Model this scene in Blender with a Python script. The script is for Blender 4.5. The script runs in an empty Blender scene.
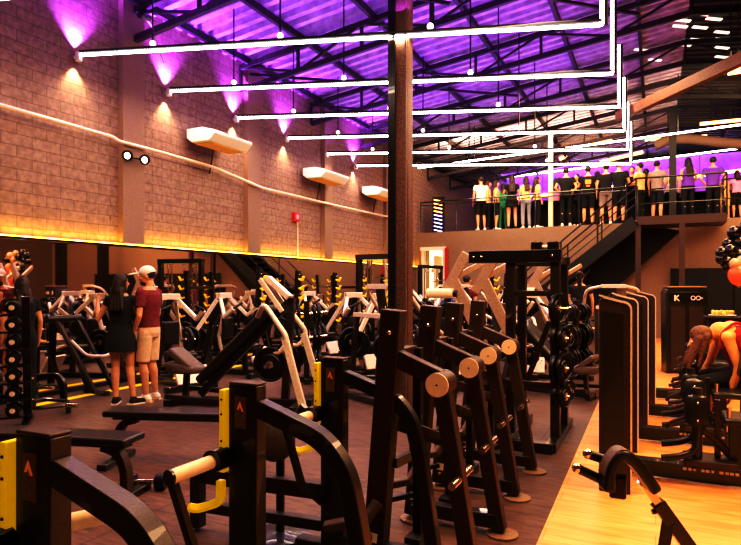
import bpy, bmesh, math, random
from mathutils import Vector, Matrix, Euler
R = math.radians
rnd = random.Random(7)
scn = bpy.context.scene
COL = scn.collection
F, CX, HY = 600.0, 370.5, 285.0
TH = math.atan(285 / 600.0); CS, SN = math.cos(TH), math.sin(TH)
EYE = 1.5

def at(px, py, d):
    """point of the room seen at a pixel of the photograph, d metres deep"""
    u = (px - CX) / F
    return Vector((d * (u * CS - SN), d * (u * SN + CS), EYE + (HY - py) / F * d))
def at_y(px, py, Y):
    u = (px - CX) / F
    return at(px, py, Y / (u * SN + CS))
def at_x(px, py, X):
    u = (px - CX) / F
    return at(px, py, X / (u * CS - SN))
def flr(px, py):
    return at(px, py, EYE * F / (py - HY))

# ------------------------------------------------------------------ materials
MATS = {}
def mat(name, col, rough=.5, metal=0.0, noise=0.0, nscale=40, bump=0.0, emit=None, estr=0.0, spec=.5, coat=0.0):
    m = bpy.data.materials.new(name); m.use_nodes = True
    nt = m.node_tree; b = nt.nodes['Principled BSDF']
    b.inputs['Base Color'].default_value = (*col, 1); b.inputs['Roughness'].default_value = rough
    b.inputs['Metallic'].default_value = metal; b.inputs['Specular IOR Level'].default_value = spec
    b.inputs['Coat Weight'].default_value = coat
    if noise or bump:
        tc = nt.nodes.new('ShaderNodeTexCoord')
        n = nt.nodes.new('ShaderNodeTexNoise'); n.inputs['Scale'].default_value = nscale; n.inputs['Detail'].default_value = 5
        nt.links.new(tc.outputs['Object'], n.inputs['Vector'])
        if noise:
            r = nt.nodes.new('ShaderNodeValToRGB')
            r.color_ramp.elements[0].position = .3; r.color_ramp.elements[1].position = .7
            r.color_ramp.elements[0].color = (*[c * (1 - noise) for c in col], 1)
            r.color_ramp.elements[1].color = (*[min(1, c * (1 + noise)) for c in col], 1)
            nt.links.new(n.outputs['Fac'], r.inputs['Fac']); nt.links.new(r.outputs['Color'], b.inputs['Base Color'])
        if bump:
            bp = nt.nodes.new('ShaderNodeBump'); bp.inputs['Strength'].default_value = bump; bp.inputs['Distance'].default_value = .01
            nt.links.new(n.outputs['Fac'], bp.inputs['Height']); nt.links.new(bp.outputs['Normal'], b.inputs['Normal'])
    if emit:
        b.inputs['Emission Color'].default_value = (*emit, 1); b.inputs['Emission Strength'].default_value = estr
    MATS[name] = m
    return m

mat('black', (.007, .006, .006), .30, .0, spec=.6, coat=.5)
mat('frame', (.022, .013, .010), .42, .2, noise=.5, nscale=160, bump=.15, spec=.6, coat=.35)
mat('brownmetal', (.06, .032, .024), .45, .1, noise=.45, nscale=120, bump=.2)
mat('pad', (.014, .010, .009), .42, noise=.3, nscale=60, coat=.25)
mat('padgrey', (.13, .09, .075), .5, noise=.25, nscale=60)
mat('silver', (.80, .68, .58), .35, .15, noise=.12, nscale=30)
mat('chrome', (.85, .72, .58), .18, .95)
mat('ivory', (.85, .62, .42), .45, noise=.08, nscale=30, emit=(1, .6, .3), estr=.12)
mat('yellow', (.95, .66, .01), .4, noise=.06, nscale=30, emit=(1, .62, .0), estr=.28)  # paint given a slight glow of its own to look brighter
mat('tanmetal', (.46, .32, .23), .4, .15, noise=.15, nscale=30)
mat('rubber', (.006, .005, .005), .38, spec=.5)
mat('white', (.85, .8, .75), .5)
mat('plate', (.30, .19, .12), .5, .3, noise=.3, nscale=90)
mat('red', (.5, .02, .02), .45)
mat('orangemark', (.9, .25, .05), .5, emit=(1, .3, .05), estr=.2)
mat('led', (1, .96, .95), .5, emit=(1, .93, .96), estr=9)
mat('ledwarm', (1, .7, .2), .5, emit=(1, .55, .08), estr=7)
mat('ledorange', (1, .5, .2), .5, emit=(1, .42, .15), estr=4)
mat('skylight', (.9, .8, .7), .5, emit=(1, .85, .7), estr=.9)
mat('bulb', (1, .95, .9), .5, emit=(1, .9, .8), estr=3)
mat('beam', (.045, .03, .04), .55, .2, noise=.3, nscale=20)
mat('column', (.16, .085, .055), .5, .1, noise=.55, nscale=55, bump=.3)
mat('darksteel', (.012, .008, .008), .5, noise=.3, nscale=40)  # also darkens the unlit right side of the roof
mat('concrete', (.30, .20, .155), .8, noise=.1, nscale=45, bump=.2)
mat('farwall', (.13, .08, .05), .85, noise=.2, nscale=20)
mat('plaster', (.30, .205, .145), .85, noise=.22, nscale=60, bump=.2)
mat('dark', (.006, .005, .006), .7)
mat('skin', (.72, .36, .20), .5, noise=.1, nscale=25)
mat('skinwarm', (.9, .42, .12), .5, noise=.1, nscale=25)
mat('hairdark', (.03, .014, .009), .55, noise=.5, nscale=80, bump=.6)
mat('hairred', (.17, .07, .03), .5, noise=.6, nscale=80, bump=.6)
mat('cloth_black', (.010, .009, .010), .85)
mat('cloth_maroon', (.17, .016, .022), .8, noise=.3, nscale=40)
mat('cloth_red', (.42, .02, .03), .75, noise=.2, nscale=40)
mat('cloth_beige', (.72, .50, .35), .85, noise=.12, nscale=25)
mat('cloth_white', (.9, .82, .72), .8, noise=.06, nscale=25)
mat('cloth_tan', (.80, .50, .22), .8, noise=.15, nscale=25)
mat('cloth_gray', (.32, .24, .22), .85, noise=.2, nscale=30)
mat('cloth_denim', (.30, .30, .34), .85, noise=.3, nscale=60)
mat('cloth_purple', (.16, .05, .42), .8, noise=.1, nscale=30)
mat('cloth_green', (.10, .45, .25), .8)
mat('cloth_blue', (.03, .09, .35), .8)
mat('cloth_pink', (.8, .35, .6), .8)
mat('balloon_black', (.008, .007, .008), .12, spec=.7)
mat('balloon_tan', (.62, .38, .22), .2, spec=.6)
mat('balloon_orange', (.85, .13, .05), .2, emit=(1, .15, .05), estr=.12)
mat('food', (.85, .5, .12), .7, noise=.4, nscale=60)
mat('purplepanel', (.34, .13, .70), .6, noise=.25, nscale=2.5)
mat('glow_room', (.95, .8, .5), .7, emit=(1, .72, .35), estr=2.2)
mat('eye', (.9, .85, .8), .3); mat('iris', (.02, .01, .01), .3); mat('lip', (.4, .1, .08), .5)

def special_materials():
    # painted concrete block wall
    m = mat('blockwall', (.2, .15, .13), .8); nt = m.node_tree; b = nt.nodes['Principled BSDF']
    tc = nt.nodes.new('ShaderNodeTexCoord'); sp = nt.nodes.new('ShaderNodeSeparateXYZ'); cb = nt.nodes.new('ShaderNodeCombineXYZ')
    nt.links.new(tc.outputs['Object'], sp.inputs[0]); nt.links.new(sp.outputs['Y'], cb.inputs['X']); nt.links.new(sp.outputs['Z'], cb.inputs['Y'])
    br = nt.nodes.new('ShaderNodeTexBrick'); nt.links.new(cb.outputs[0], br.inputs['Vector'])
    br.inputs['Color1'].default_value = (.33, .225, .185, 1); br.inputs['Color2'].default_value = (.30, .20, .165, 1)
    br.inputs['Mortar'].default_value = (.20, .135, .105, 1); br.inputs['Scale'].default_value = 1
    br.inputs['Brick Width'].default_value = .42; br.inputs['Row Height'].default_value = .15; br.inputs['Mortar Size'].default_value = .007
    n = nt.nodes.new('ShaderNodeTexNoise'); n.inputs['Scale'].default_value = 14; n.inputs['Detail'].default_value = 8
    nt.links.new(tc.outputs['Object'], n.inputs['Vector'])
    rp = nt.nodes.new('ShaderNodeValToRGB'); rp.color_ramp.elements[0].position = .35; rp.color_ramp.elements[1].position = .65
    rp.color_ramp.elements[0].color = (.78, .76, .76, 1); rp.color_ramp.elements[1].color = (1.12, 1.1, 1.1, 1)
    nt.links.new(n.outputs['Fac'], rp.inputs['Fac'])
    mx = nt.nodes.new('ShaderNodeMix'); mx.data_type = 'RGBA'; mx.blend_type = 'MULTIPLY'; mx.inputs['Factor'].default_value = 1
    nt.links.new(br.outputs['Color'], mx.inputs['A']); nt.links.new(rp.outputs['Color'], mx.inputs['B'])
    nt.links.new(mx.outputs['Result'], b.inputs['Base Color'])
    bp = nt.nodes.new('ShaderNodeBump'); bp.inputs['Strength'].default_value = .35; bp.inputs['Distance'].default_value = .02; bp.invert = True
    nt.links.new(br.outputs['Fac'], bp.inputs['Height']); nt.links.new(bp.outputs['Normal'], b.inputs['Normal'])
    # rubber floor
    m = mat('rubberfloor', (.05, .03, .025), .5); nt = m.node_tree; b = nt.nodes['Principled BSDF']
    tc = nt.nodes.new('ShaderNodeTexCoord')
    br = nt.nodes.new('ShaderNodeTexBrick'); nt.links.new(tc.outputs['Object'], br.inputs['Vector']); br.offset = 0
    br.inputs['Color1'].default_value = (.125, .076, .056, 1); br.inputs['Color2'].default_value = (.105, .064, .048, 1)
    br.inputs['Mortar'].default_value = (.04, .022, .018, 1); br.inputs['Scale'].default_value = 1
    br.inputs['Brick Width'].default_value = 1.0; br.inputs['Row Height'].default_value = 1.0; br.inputs['Mortar Size'].default_value = .006
    mp = nt.nodes.new('ShaderNodeMapping'); mp.inputs['Scale'].default_value = (4, 26, 1); mp.inputs['Rotation'].default_value = (0, 0, R(14))
    nt.links.new(tc.outputs['Object'], mp.inputs['Vector'])
    n = nt.nodes.new('ShaderNodeTexNoise'); n.inputs['Scale'].default_value = 1.2; n.inputs['Detail'].default_value = 9; n.inputs['Roughness'].default_value = .7
    nt.links.new(mp.outputs['Vector'], n.inputs['Vector'])
    rp = nt.nodes.new('ShaderNodeValToRGB'); rp.color_ramp.elements[0].position = .35; rp.color_ramp.elements[1].position = .68
    rp.color_ramp.elements[0].color = (.4, .38, .36, 1); rp.color_ramp.elements[1].color = (1.7, 1.55, 1.5, 1)
    nt.links.new(n.outputs['Fac'], rp.inputs['Fac'])
    mx = nt.nodes.new('ShaderNodeMix'); mx.data_type = 'RGBA'; mx.blend_type = 'MULTIPLY'; mx.inputs['Factor'].default_value = 1
    nt.links.new(br.outputs['Color'], mx.inputs['A']); nt.links.new(rp.outputs['Color'], mx.inputs['B'])
    nt.links.new(mx.outputs['Result'], b.inputs['Base Color'])
    # timber floor
    m = mat('woodfloor', (.7, .36, .13), .38); nt = m.node_tree; b = nt.nodes['Principled BSDF']
    tc = nt.nodes.new('ShaderNodeTexCoord')
    br = nt.nodes.new('ShaderNodeTexBrick'); nt.links.new(tc.outputs['Object'], br.inputs['Vector'])
    br.inputs['Color1'].default_value = (.86, .44, .17, 1); br.inputs['Color2'].default_value = (.78, .38, .14, 1)
    br.inputs['Mortar'].default_value = (.45, .2, .06, 1); br.inputs['Scale'].default_value = 1
    br.inputs['Brick Width'].default_value = 1.2; br.inputs['Row Height'].default_value = .18; br.inputs['Mortar Size'].default_value = .002
    mp = nt.nodes.new('ShaderNodeMapping'); mp.inputs['Scale'].default_value = (1.6, 14, 1)
    nt.links.new(tc.outputs['Object'], mp.inputs['Vector'])
    n = nt.nodes.new('ShaderNodeTexNoise'); n.inputs['Scale'].default_value = 1.5; n.inputs['Detail'].default_value = 7; n.inputs['Distortion'].default_value = 1.0
    nt.links.new(mp.outputs['Vector'], n.inputs['Vector'])
    rp = nt.nodes.new('ShaderNodeValToRGB'); rp.color_ramp.elements[0].position = .3; rp.color_ramp.elements[1].position = .7
    rp.color_ramp.elements[0].color = (.72, .66, .6, 1); rp.color_ramp.elements[1].color = (1.2, 1.15, 1.1, 1)
    nt.links.new(n.outputs['Fac'], rp.inputs['Fac'])
    mx = nt.nodes.new('ShaderNodeMix'); mx.data_type = 'RGBA'; mx.blend_type = 'MULTIPLY'; mx.inputs['Factor'].default_value = 1
    nt.links.new(br.outputs['Color'], mx.inputs['A']); nt.links.new(rp.outputs['Color'], mx.inputs['B'])
    nt.links.new(mx.outputs['Result'], b.inputs['Base Color'])
    mat('mirrorglass', (.80, .72, .66), .02, 1.0)
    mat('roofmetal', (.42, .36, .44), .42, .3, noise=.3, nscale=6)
special_materials()

# ------------------------------------------------------------------ mesh builder
class MB:
    def __init__(s): s.v = []; s.f = []
    def add(s, vs, fs):
        o = len(s.v); s.v += [Vector(v) for v in vs]; s.f += [tuple(i + o for i in f) for f in fs]; return s
    def box(s, c, size, rot=(0, 0, 0)):
        M = Euler([R(a) for a in rot]).to_matrix(); c = Vector(c); h = [a / 2 for a in size]
        vs = [c + M @ Vector((x * h[0], y * h[1], z * h[2])) for x in (-1, 1) for y in (-1, 1) for z in (-1, 1)]
        return s.add(vs, [(0, 1, 3, 2), (4, 6, 7, 5), (0, 4, 5, 1), (2, 3, 7, 6), (0, 2, 6, 4), (1, 5, 7, 3)])
    def prof(s, pts, sec, up=None, closed_caps=True):
        """sweep a closed 2-D section along a polyline"""
        pts = [Vector(p) for p in pts]; n = len(pts); rings = []
        t0 = (pts[1] - pts[0]).normalized()
        if up is None: up = Vector((0, 0, 1)) if abs(t0.z) < .95 else Vector((1, 0, 0))
        up = Vector(up); side = t0.cross(up).normalized(); nrm = side.cross(t0).normalized()
        for i in range(n):
            a = (pts[i] - pts[i - 1]).normalized() if i else t0
            b = (pts[i + 1] - pts[i]).normalized() if i < n - 1 else a
            t = (a + b).normalized()
            side = (side - t * side.dot(t)).normalized(); nrm = side.cross(t).normalized()
            k = 1 / max(.35, math.sqrt(max(0, (1 + a.dot(b)) / 2)))
            rings.append([pts[i] + side * x * (k if len(sec) == 4 else 1) + nrm * y for x, y in sec])
        m = len(sec); vs = [v for r in rings for v in r]; fs = []
        for i in range(n - 1):
            for j in range(m):
                fs.append((i * m + j, i * m + (j + 1) % m, (i + 1) * m + (j + 1) % m, (i + 1) * m + j))
        if closed_caps:
            fs.append(tuple(range(m))[::-1]); fs.append(tuple((n - 1) * m + j for j in range(m)))
        return s.add(vs, fs)
    def bar(s, p0, p1, w, h, up=None):
        return s.prof([p0, p1], [(-w/2, -h/2), (w/2, -h/2), (w/2, h/2), (-w/2, h/2)], up)
    def beam(s, pts, w, h, up=None):
        return s.prof(pts, [(-w/2, -h/2), (w/2, -h/2), (w/2, h/2), (-w/2, h/2)], up)
    def tube(s, pts, r, seg=12):
        return s.prof(pts, [(r * math.cos(2*math.pi*k/seg), r * math.sin(2*math.pi*k/seg)) for k in range(seg)])
    def cyl(s, p0, p1, r, r2=None, seg=20):
        p0, p1 = Vector(p0), Vector(p1); r2 = r if r2 is None else r2
        t = (p1 - p0).normalized(); q = t.to_track_quat('Z', 'Y').to_matrix()
        vs = []
        for p, rr in ((p0, r), (p1, r2)):
            for k in range(seg):
                a = 2*math.pi*k/seg; vs.append(p + q @ Vector((rr*math.cos(a), rr*math.sin(a), 0)))
        fs = [(k, (k+1) % seg, seg + (k+1) % seg, seg + k) for k in range(seg)]
        fs += [tuple(range(seg))[::-1], tuple(range(seg, 2*seg))]
        return s.add(vs, fs)
    def lathe(s, prof, p=(0, 0, 0), axis=(0, 0, 1), seg=24):
        q = Vector(axis).normalized().to_track_quat('Z', 'Y').to_matrix(); p = Vector(p); vs = []; n = len(prof)
        for r, z in prof:
            for k in range(seg):
                a = 2*math.pi*k/seg; vs.append(p + q @ Vector((r*math.cos(a), r*math.sin(a), z)))
        fs = [(i*seg+k, i*seg+(k+1) % seg, (i+1)*seg+(k+1) % seg, (i+1)*seg+k) for i in range(n-1) for k in range(seg)]
        fs += [tuple(range(seg))[::-1], tuple(range((n-1)*seg, n*seg))]
        return s.add(vs, fs)
    def ell(s, c, r, rot=None, seg=16, rings=10):
        c = Vector(c); r = (r, r, r) if not hasattr(r, '__len__') else r
        M = rot.to_3x3() if isinstance(rot, Matrix) else (Euler([R(a) for a in rot]).to_matrix() if rot else Matrix.Identity(3))
        vs = [c + M @ Vector((0, 0, -r[2]))]
        for i in range(1, rings):
            ph = -math.pi/2 + math.pi*i/rings
            for k in range(seg):
                a = 2*math.pi*k/seg
                vs.append(c + M @ Vector((r[0]*math.cos(ph)*math.cos(a), r[1]*math.cos(ph)*math.sin(a), r[2]*math.sin(ph))))
        vs.append(c + M @ Vector((0, 0, r[2]))); fs = []
        for k in range(seg):
            fs.append((0, 1+(k+1) % seg, 1+k))
            for i in range(rings-2):
                fs.append((1+i*seg+k, 1+i*seg+(k+1) % seg, 1+(i+1)*seg+(k+1) % seg, 1+(i+1)*seg+k))
            fs.append((1+(rings-2)*seg+k, 1+(rings-2)*seg+(k+1) % seg, len(vs)-1))
        return s.add(vs, fs)
    def cap(s, a, b, ra, rb=None, seg=12):
        """tapered capsule"""
        a, b = Vector(a), Vector(b); rb = ra if rb is None else rb
        L = (b - a).length
        if L < 1e-5: return s.ell(a, ra)
        pr = [(ra*math.cos(t), -ra*math.sin(t)) for t in (1.5, 1.1, .7, .35, 0)] + [(rb*math.cos(t), L+rb*math.sin(t)) for t in (0, .35, .7, 1.1, 1.5)]
        return s.lathe(pr, a, b - a, seg)
    def loft(s, rings, seg=20):
        """rings: (centre, rx, ry, optional exponent) stacked; each in the XY plane, superelliptic"""
        vs = []; n = len(rings)
        for rg in rings:
            c, rx, ry = Vector(rg[0]), rg[1], rg[2]; e = rg[3] if len(rg) > 3 else 2.4
            for k in range(seg):
                a = 2*math.pi*k/seg; ca, sa = math.cos(a), math.sin(a)
                vs.append(c + Vector((rx*math.copysign(abs(ca)**(2/e), ca), ry*math.copysign(abs(sa)**(2/e), sa), 0)))
        fs = [(i*seg+k, i*seg+(k+1) % seg, (i+1)*seg+(k+1) % seg, (i+1)*seg+k) for i in range(n-1) for k in range(seg)]
        fs += [tuple(range(seg))[::-1], tuple(range((n-1)*seg, n*seg))]
        return s.add(vs, fs)
    def prism(s, poly, axis, t0, t1):
        """polygon of 2-D points extruded along 'x', 'y' or 'z'"""
        def P(a, b, t): return {'x': (t, a, b), 'y': (a, t, b), 'z': (a, b, t)}[axis]
        n = len(poly); vs = [P(a, b, t0) for a, b in poly] + [P(a, b, t1) for a, b in poly]
        fs = [tuple(range(n)), tuple(range(n, 2*n))[::-1]] + [(i, n+i, n+(i+1) % n, (i+1) % n) for i in range(n)]
        return s.add(vs, fs)
    def mesh(s, name):
        me = bpy.data.meshes.new(name); me.from_pydata([tuple(v) for v in s.v], [], s.f); me.update()
        bm = bmesh.new(); bm.from_mesh(me); bmesh.ops.recalc_face_normals(bm, faces=bm.faces); bm.to_mesh(me); bm.free()
        return me
    def build(s, name, m, parent=None, bevel=0.0, smooth=None, label=None):
        me = s.mesh(name); me.materials.append(MATS[m])
        if smooth is None: smooth = True
        if smooth:
            for p in me.polygons: p.use_smooth = True
            me.set_sharp_from_angle(angle=R(38))
        o = bpy.data.objects.new(name, me); COL.objects.link(o)
        if parent: o.parent = parent
        if bevel:
            b = o.modifiers.new('bevel', 'BEVEL'); b.width = bevel; b.segments = 2; b.limit_method = 'ANGLE'; b.harden_normals = False
        if label: o['label'] = label
        return o

def arc(c, r, a0, a1, n, plane='xz', other=0.0):
    out = []
    for i in range(n + 1):
        a = R(a0 + (a1 - a0) * i / n); x, y = c[0] + r*math.cos(a), c[1] + r*math.sin(a)
        out.append({'xz': (x, other, y), 'yz': (other, x, y), 'xy': (x, y, other)}[plane])
    return out
def rnd_path(pts, r=.06, n=5):
    """round the corners of a polyline"""
    pts = [Vector(p) for p in pts]; out = [pts[0]]
    for i in range(1, len(pts)-1):
        a, b, c = pts[i-1], pts[i], pts[i+1]
        k = min(r, (a-b).length*.45, (c-b).length*.45)
        p0 = b + (a-b).normalized()*k; p2 = b + (c-b).normalized()*k
        for j in range(n+1):
            t = j/n; out.append(p0*(1-t)**2 + b*2*t*(1-t) + p2*t*t)
    out.append(pts[-1]); return out

def tag(o, label, cat, group=None, kind=None):
    o['label'] = label; o['category'] = cat
    if group: o['group'] = group
    if kind: o['kind'] = kind
    return o
def struct(o): o['kind'] = 'structure'; return o
def thing(name, loc=(0, 0, 0), rz=0.0, label=None, cat=None, group=None):
    o = bpy.data.objects.new(name, None); COL.objects.link(o); o.empty_display_size = .2
    o.location = loc; o.rotation_euler = (0, 0, R(rz))
    if label: tag(o, label, cat, group)
    return o
def dup(root, loc=None, rz=None, label=None, scale=None):
    kids = {}
    for o in list(COL.objects):
        if o.parent: kids.setdefault(o.parent.name, []).append(o)
    def rec(o, par):
        c = o.copy(); COL.objects.link(c); c.parent = par
        for k in kids.get(o.name, []): rec(k, c)
        return c
    r = rec(root, None)
    if loc is not None: r.location = loc
    if rz is not None: r.rotation_euler = (0, 0, R(rz))
    if label: r['label'] = label
    if scale: r.scale = (scale,)*3
    return r

# ------------------------------------------------------------------ camera
cd = bpy.data.cameras.new('camera'); cam = bpy.data.objects.new('camera', cd); COL.objects.link(cam)
cam.location = (0, 0, EYE); cam.rotation_euler = (R(90), 0, TH)
cd.sensor_width = 36; cd.lens = 36 * F / 741; cd.shift_y = (HY - 272.5) / 741; cd.clip_start = .05
scn.camera = cam

# ------------------------------------------------------------------ shell
WX = -7.45          # left wall face
EAVE, RIDGE_X, RIDGE_Z = 5.9, .6, 7.0
Y1 = 30.0
struct(MB().box((-4.0, 11, -.05), (7.9, 30, .1)).build('floor', 'rubberfloor', smooth=False))
# timber area to the right of the edge line
e0, e1 = flr(537, 545), flr(598, 403)
k = (e1.x - e0.x) / (e1.y - e0.y)
xe = lambda y: e0.x + k * (y - e0.y)
MB_f = MB().prism([(xe(-3), -3), (9, -3), (9, 26), (xe(9), 26), (xe(9), 9)], 'z', -.06, .012)
struct(MB_f.build('floor_timber', 'woodfloor', smooth=False))
struct(MB().prism([(-.06, -4), (xe(-3), -3), (xe(9), 9), (-.05, 26), (-.05, 26)][:4], 'z', -.06, 0.0).build('floor_edge', 'rubberfloor', smooth=False))
struct(MB().box((WX-.15, 13, 3.2), (.3, 34, 6.6)).build('wall_left', 'blockwall', smooth=False))
struct(MB().box((9.1, 13, 3.5), (.2, 34, 7)).build('wall_right', 'farwall', smooth=False))
struct(MB().box((.8, -4.1, 3.5), (17, .2, 7)).build('wall_behind', 'farwall', smooth=False))
# roof: corrugated sheets, ridges running across the hall
def roof(x0, z0, x1, z1, nm, m):
    b = MB(); y = -4.0; prof = []
    while y < Y1:
        prof += [(y, 0), (y+.03, .10), (y+.15, .10), (y+.18, 0)]; y += .30
    vs = []; fs = []
    for (yy, h) in prof: vs += [(x0, yy, z0+h), (x1, yy, z1+h)]
    for i in range(len(prof)-1): fs.append((2*i, 2*i+1, 2*i+3, 2*i+2))
    b.add(vs, fs); return struct(b.build(nm, m, smooth=False))
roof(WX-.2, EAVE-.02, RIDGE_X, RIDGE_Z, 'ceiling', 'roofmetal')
roof(RIDGE_X, RIDGE_Z, 9.2, EAVE, 'ceiling_far_side', 'darksteel')  # same roof sheet, made darker for its unlit side
def roofz(x): return EAVE + (RIDGE_Z-EAVE) * (x-WX)/(RIDGE_X-WX) if x < RIDGE_X else RIDGE_Z - (RIDGE_Z-EAVE)*(x-RIDGE_X)/(9-RIDGE_X)

# mezzanine
A = Vector((-7.45, 19.3, 0)); B = Vector((9.0, 17.75, 0)); MZ = 3.28
ex = (B-A).normalized(); ey = Vector((-ex.y, ex.x, 0))
wall_back = MB().prism([(A.x, A.y+.02), (B.x, B.y+.02), (B.x, B.y+.25), (A.x, A.y+.25)], 'z', 0, MZ)
mzy = lambda x: A.y + (x-A.x)*(B.y-A.y)/(B.x-A.x)
# doorway cut: wall built as pieces left and right of the doorway
dl, dr = -7.2, -6.3
def wall_piece(nm, x0, x1, z0, z1, m='plaster', off=0.0, th=.25):
    return struct(MB().prism([(x0, mzy(x0)+off), (x1, mzy(x1)+off), (x1, mzy(x1)+off+th), (x0, mzy(x0)+off+th)], 'z', z0, z1).build(nm, m, smooth=False))
wall_piece('wall_back', dr, 9.0, 0, MZ)
wall_piece('wall_back_corner', -7.45, dl, 0, MZ)
wall_piece('wall_back_lintel', dl, dr, 2.75, MZ)
struct(MB().prism([(A.x, A.y+.25), (B.x, B.y+.25), (B.x, 28), (A.x, 28)], 'z', MZ-.25, MZ).build('mezzanine_floor', 'darksteel', smooth=False))
struct(MB().box((.8, 28.1, 3.5), (17, .2, 7.2)).build('wall_mezzanine_back', 'dark', smooth=False))
# lit passage behind the doorway
struct(MB().box(((dl+dr)/2, mzy(-6)+1.6, 1.4), (1.9, .1, 2.8)).build('wall_passage', 'glow_room', smooth=False))
o = MB().box((dl+.06, mzy(dl)-.03, 1.37), (.12, .12, 2.75)).box((dr-.06, mzy(dr)-.03, 1.37), (.12, .12, 2.75)).box(((dl+dr)/2, mzy(-6)-.03, 2.72), (dr-dl, .1, .12)).build('door_1', 'white'); struct(o)
struct(MB().box((-6.8, mzy(-6)+.6, 1.3), (.06, .7, 2.4)).build('door_2', 'ivory'))

struct(MB().box((dr+.03, mzy(dr)-.10, 1.4), (.10, .06, 2.7)).build('trim_3', 'red'))
# left wall pilasters
for i, (px, w) in enumerate([(129, .42), (250, .42), (325, .40), (386, .4), (12, .0)]):
    if w == 0: continue
    p = at_x(px, 200, WX)
    struct(MB().box((WX+.05, p.y, 4.15), (.12, w, 4.0)).build('wall_pilaster', 'concrete', smooth=False))

# mirror along the lower wall and the yellow glow above it
mt = 2.10
o = MB().box((WX+.012, 9.9, mt/2+.02), (.02, 21, mt-.06)).build('wall_mirror', 'mirrorglass', smooth=False)
tag(o, 'long gym mirror covering the lower part of the left block wall', 'mirror')
struct(MB().box((WX+.04, 9.9, mt+.005), (.09, 21.2, .03)).build('trim_1', 'black'))
tag(MB().box((WX+.05, 9.9, mt+.03), (.03, 21, .014)).build('light_strip', 'ledwarm'), 'yellow light strip running along the top of the wall mirror', 'light strip')
struct(MB().box((WX+.03, 9.9, .03), (.05, 21, .06)).build('baseboard_left', 'black'))
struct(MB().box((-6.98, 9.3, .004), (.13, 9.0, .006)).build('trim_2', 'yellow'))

# steel column in the middle of the hall
colp = at(401, 300, 7.4)
c = thing('steel_column', (colp.x, colp.y, 0), 0, 'tall brown steel column standing alone in the middle of the hall', 'column')
cw = .225
MB().box((-cw/2+.01, 0, 3.4), (.02, cw, 6.8)).box((cw/2-.01, 0, 3.4), (.02, cw, 6.8)).box((0, -.06, 3.4), (cw, .016, 6.8)).build('shaft', 'column', c)
MB().box((-cw/2+.045, -cw/2-.015, 3.4), (.09, .03, 6.7)).build('shade_strip', 'black', c)  # black strip added for the column's shaded left side
MB().box((0, 0, .015), (.4, .4, .03)).build('base_plate', 'darksteel', c, bevel=.004)
c['kind'] = 'structure'; 

for (x, y) in ((6.0, 15.9), (5.0, 17.0)): struct(MB().box((x, y, 3.1), (.3, .3, 6.2)).build('hall_column', 'darksteel'))
# ------------------------------------------------------------------ roof structure
def truss(Y, nm='roof_truss'):
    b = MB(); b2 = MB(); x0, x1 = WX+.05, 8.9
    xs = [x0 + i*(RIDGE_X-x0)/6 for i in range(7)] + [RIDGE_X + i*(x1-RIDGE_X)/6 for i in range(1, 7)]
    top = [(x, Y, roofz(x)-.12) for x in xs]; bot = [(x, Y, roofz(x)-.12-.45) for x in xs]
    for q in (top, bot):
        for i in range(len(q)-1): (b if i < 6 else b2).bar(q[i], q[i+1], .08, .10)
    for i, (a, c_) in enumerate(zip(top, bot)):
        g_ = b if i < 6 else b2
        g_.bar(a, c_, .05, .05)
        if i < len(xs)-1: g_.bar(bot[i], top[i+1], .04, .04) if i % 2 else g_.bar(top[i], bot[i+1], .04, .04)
    struct(b2.build(nm, 'darksteel', smooth=False))  # right half of the truss darkened as unlit
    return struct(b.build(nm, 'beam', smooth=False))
for Y in (4.2, 6.9, 9.6, 12.3, 15.0, 17.7, 20.4, 23.0): truss(Y)
for x in (-7.2, -5.9, -4.5, -3.1, -1.7, -.3, 2.2, 4.4, 6.6):
    z = roofz(x)-.06
    struct(MB().bar((x, -3, z), (x, 28, z), .07, .12).build('roof_purlin', 'beam' if x < 0 else 'darksteel', smooth=False))  # right-hand purlins get the darker colour of the unlit side
for (x0, y0, x1, y1) in ((-7.2, 4.2, -3.1, 9.6), (-4.5, 6.9, -.3, 12.3), (-7.2, 9.6, -3.1, 15), (-3.1, 4.2, .6, 9.6)):
    struct(MB().bar((x0, y0, roofz(x0)-.3), (x1, y1, roofz(x1)-.3), .05, .05).build('roof_brace', 'beam', smooth=False))
# big beam rising to the right, and pale openings in the far roof
p0, p1 = at(618, 117, 13.5), at(760, 50, 9.5)
struct(MB().bar(p0, p1, .14, .2).build('roof_beam', 'column', smooth=False))
pat = [(683, 20), (680, 26), (701, 15), (700, 28), (714, 20), (722, 33), (722, 40), (722, 48), (722, 57), (697, 40), (684, 45), (641, 50), (655, 60)]
for (px, py) in pat:
    p = at(px, py, 14)
    z = roofz(p.x); d = 14*(z-.03-EYE)/(p.z-EYE); p = at(px, py, d)
    o = MB().box((p.x, p.y, roofz(p.x)-.03), (.30, .10, .02), (0, 8, 20)).build('skylight_slot', 'skylight', smooth=False); struct(o)

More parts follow.
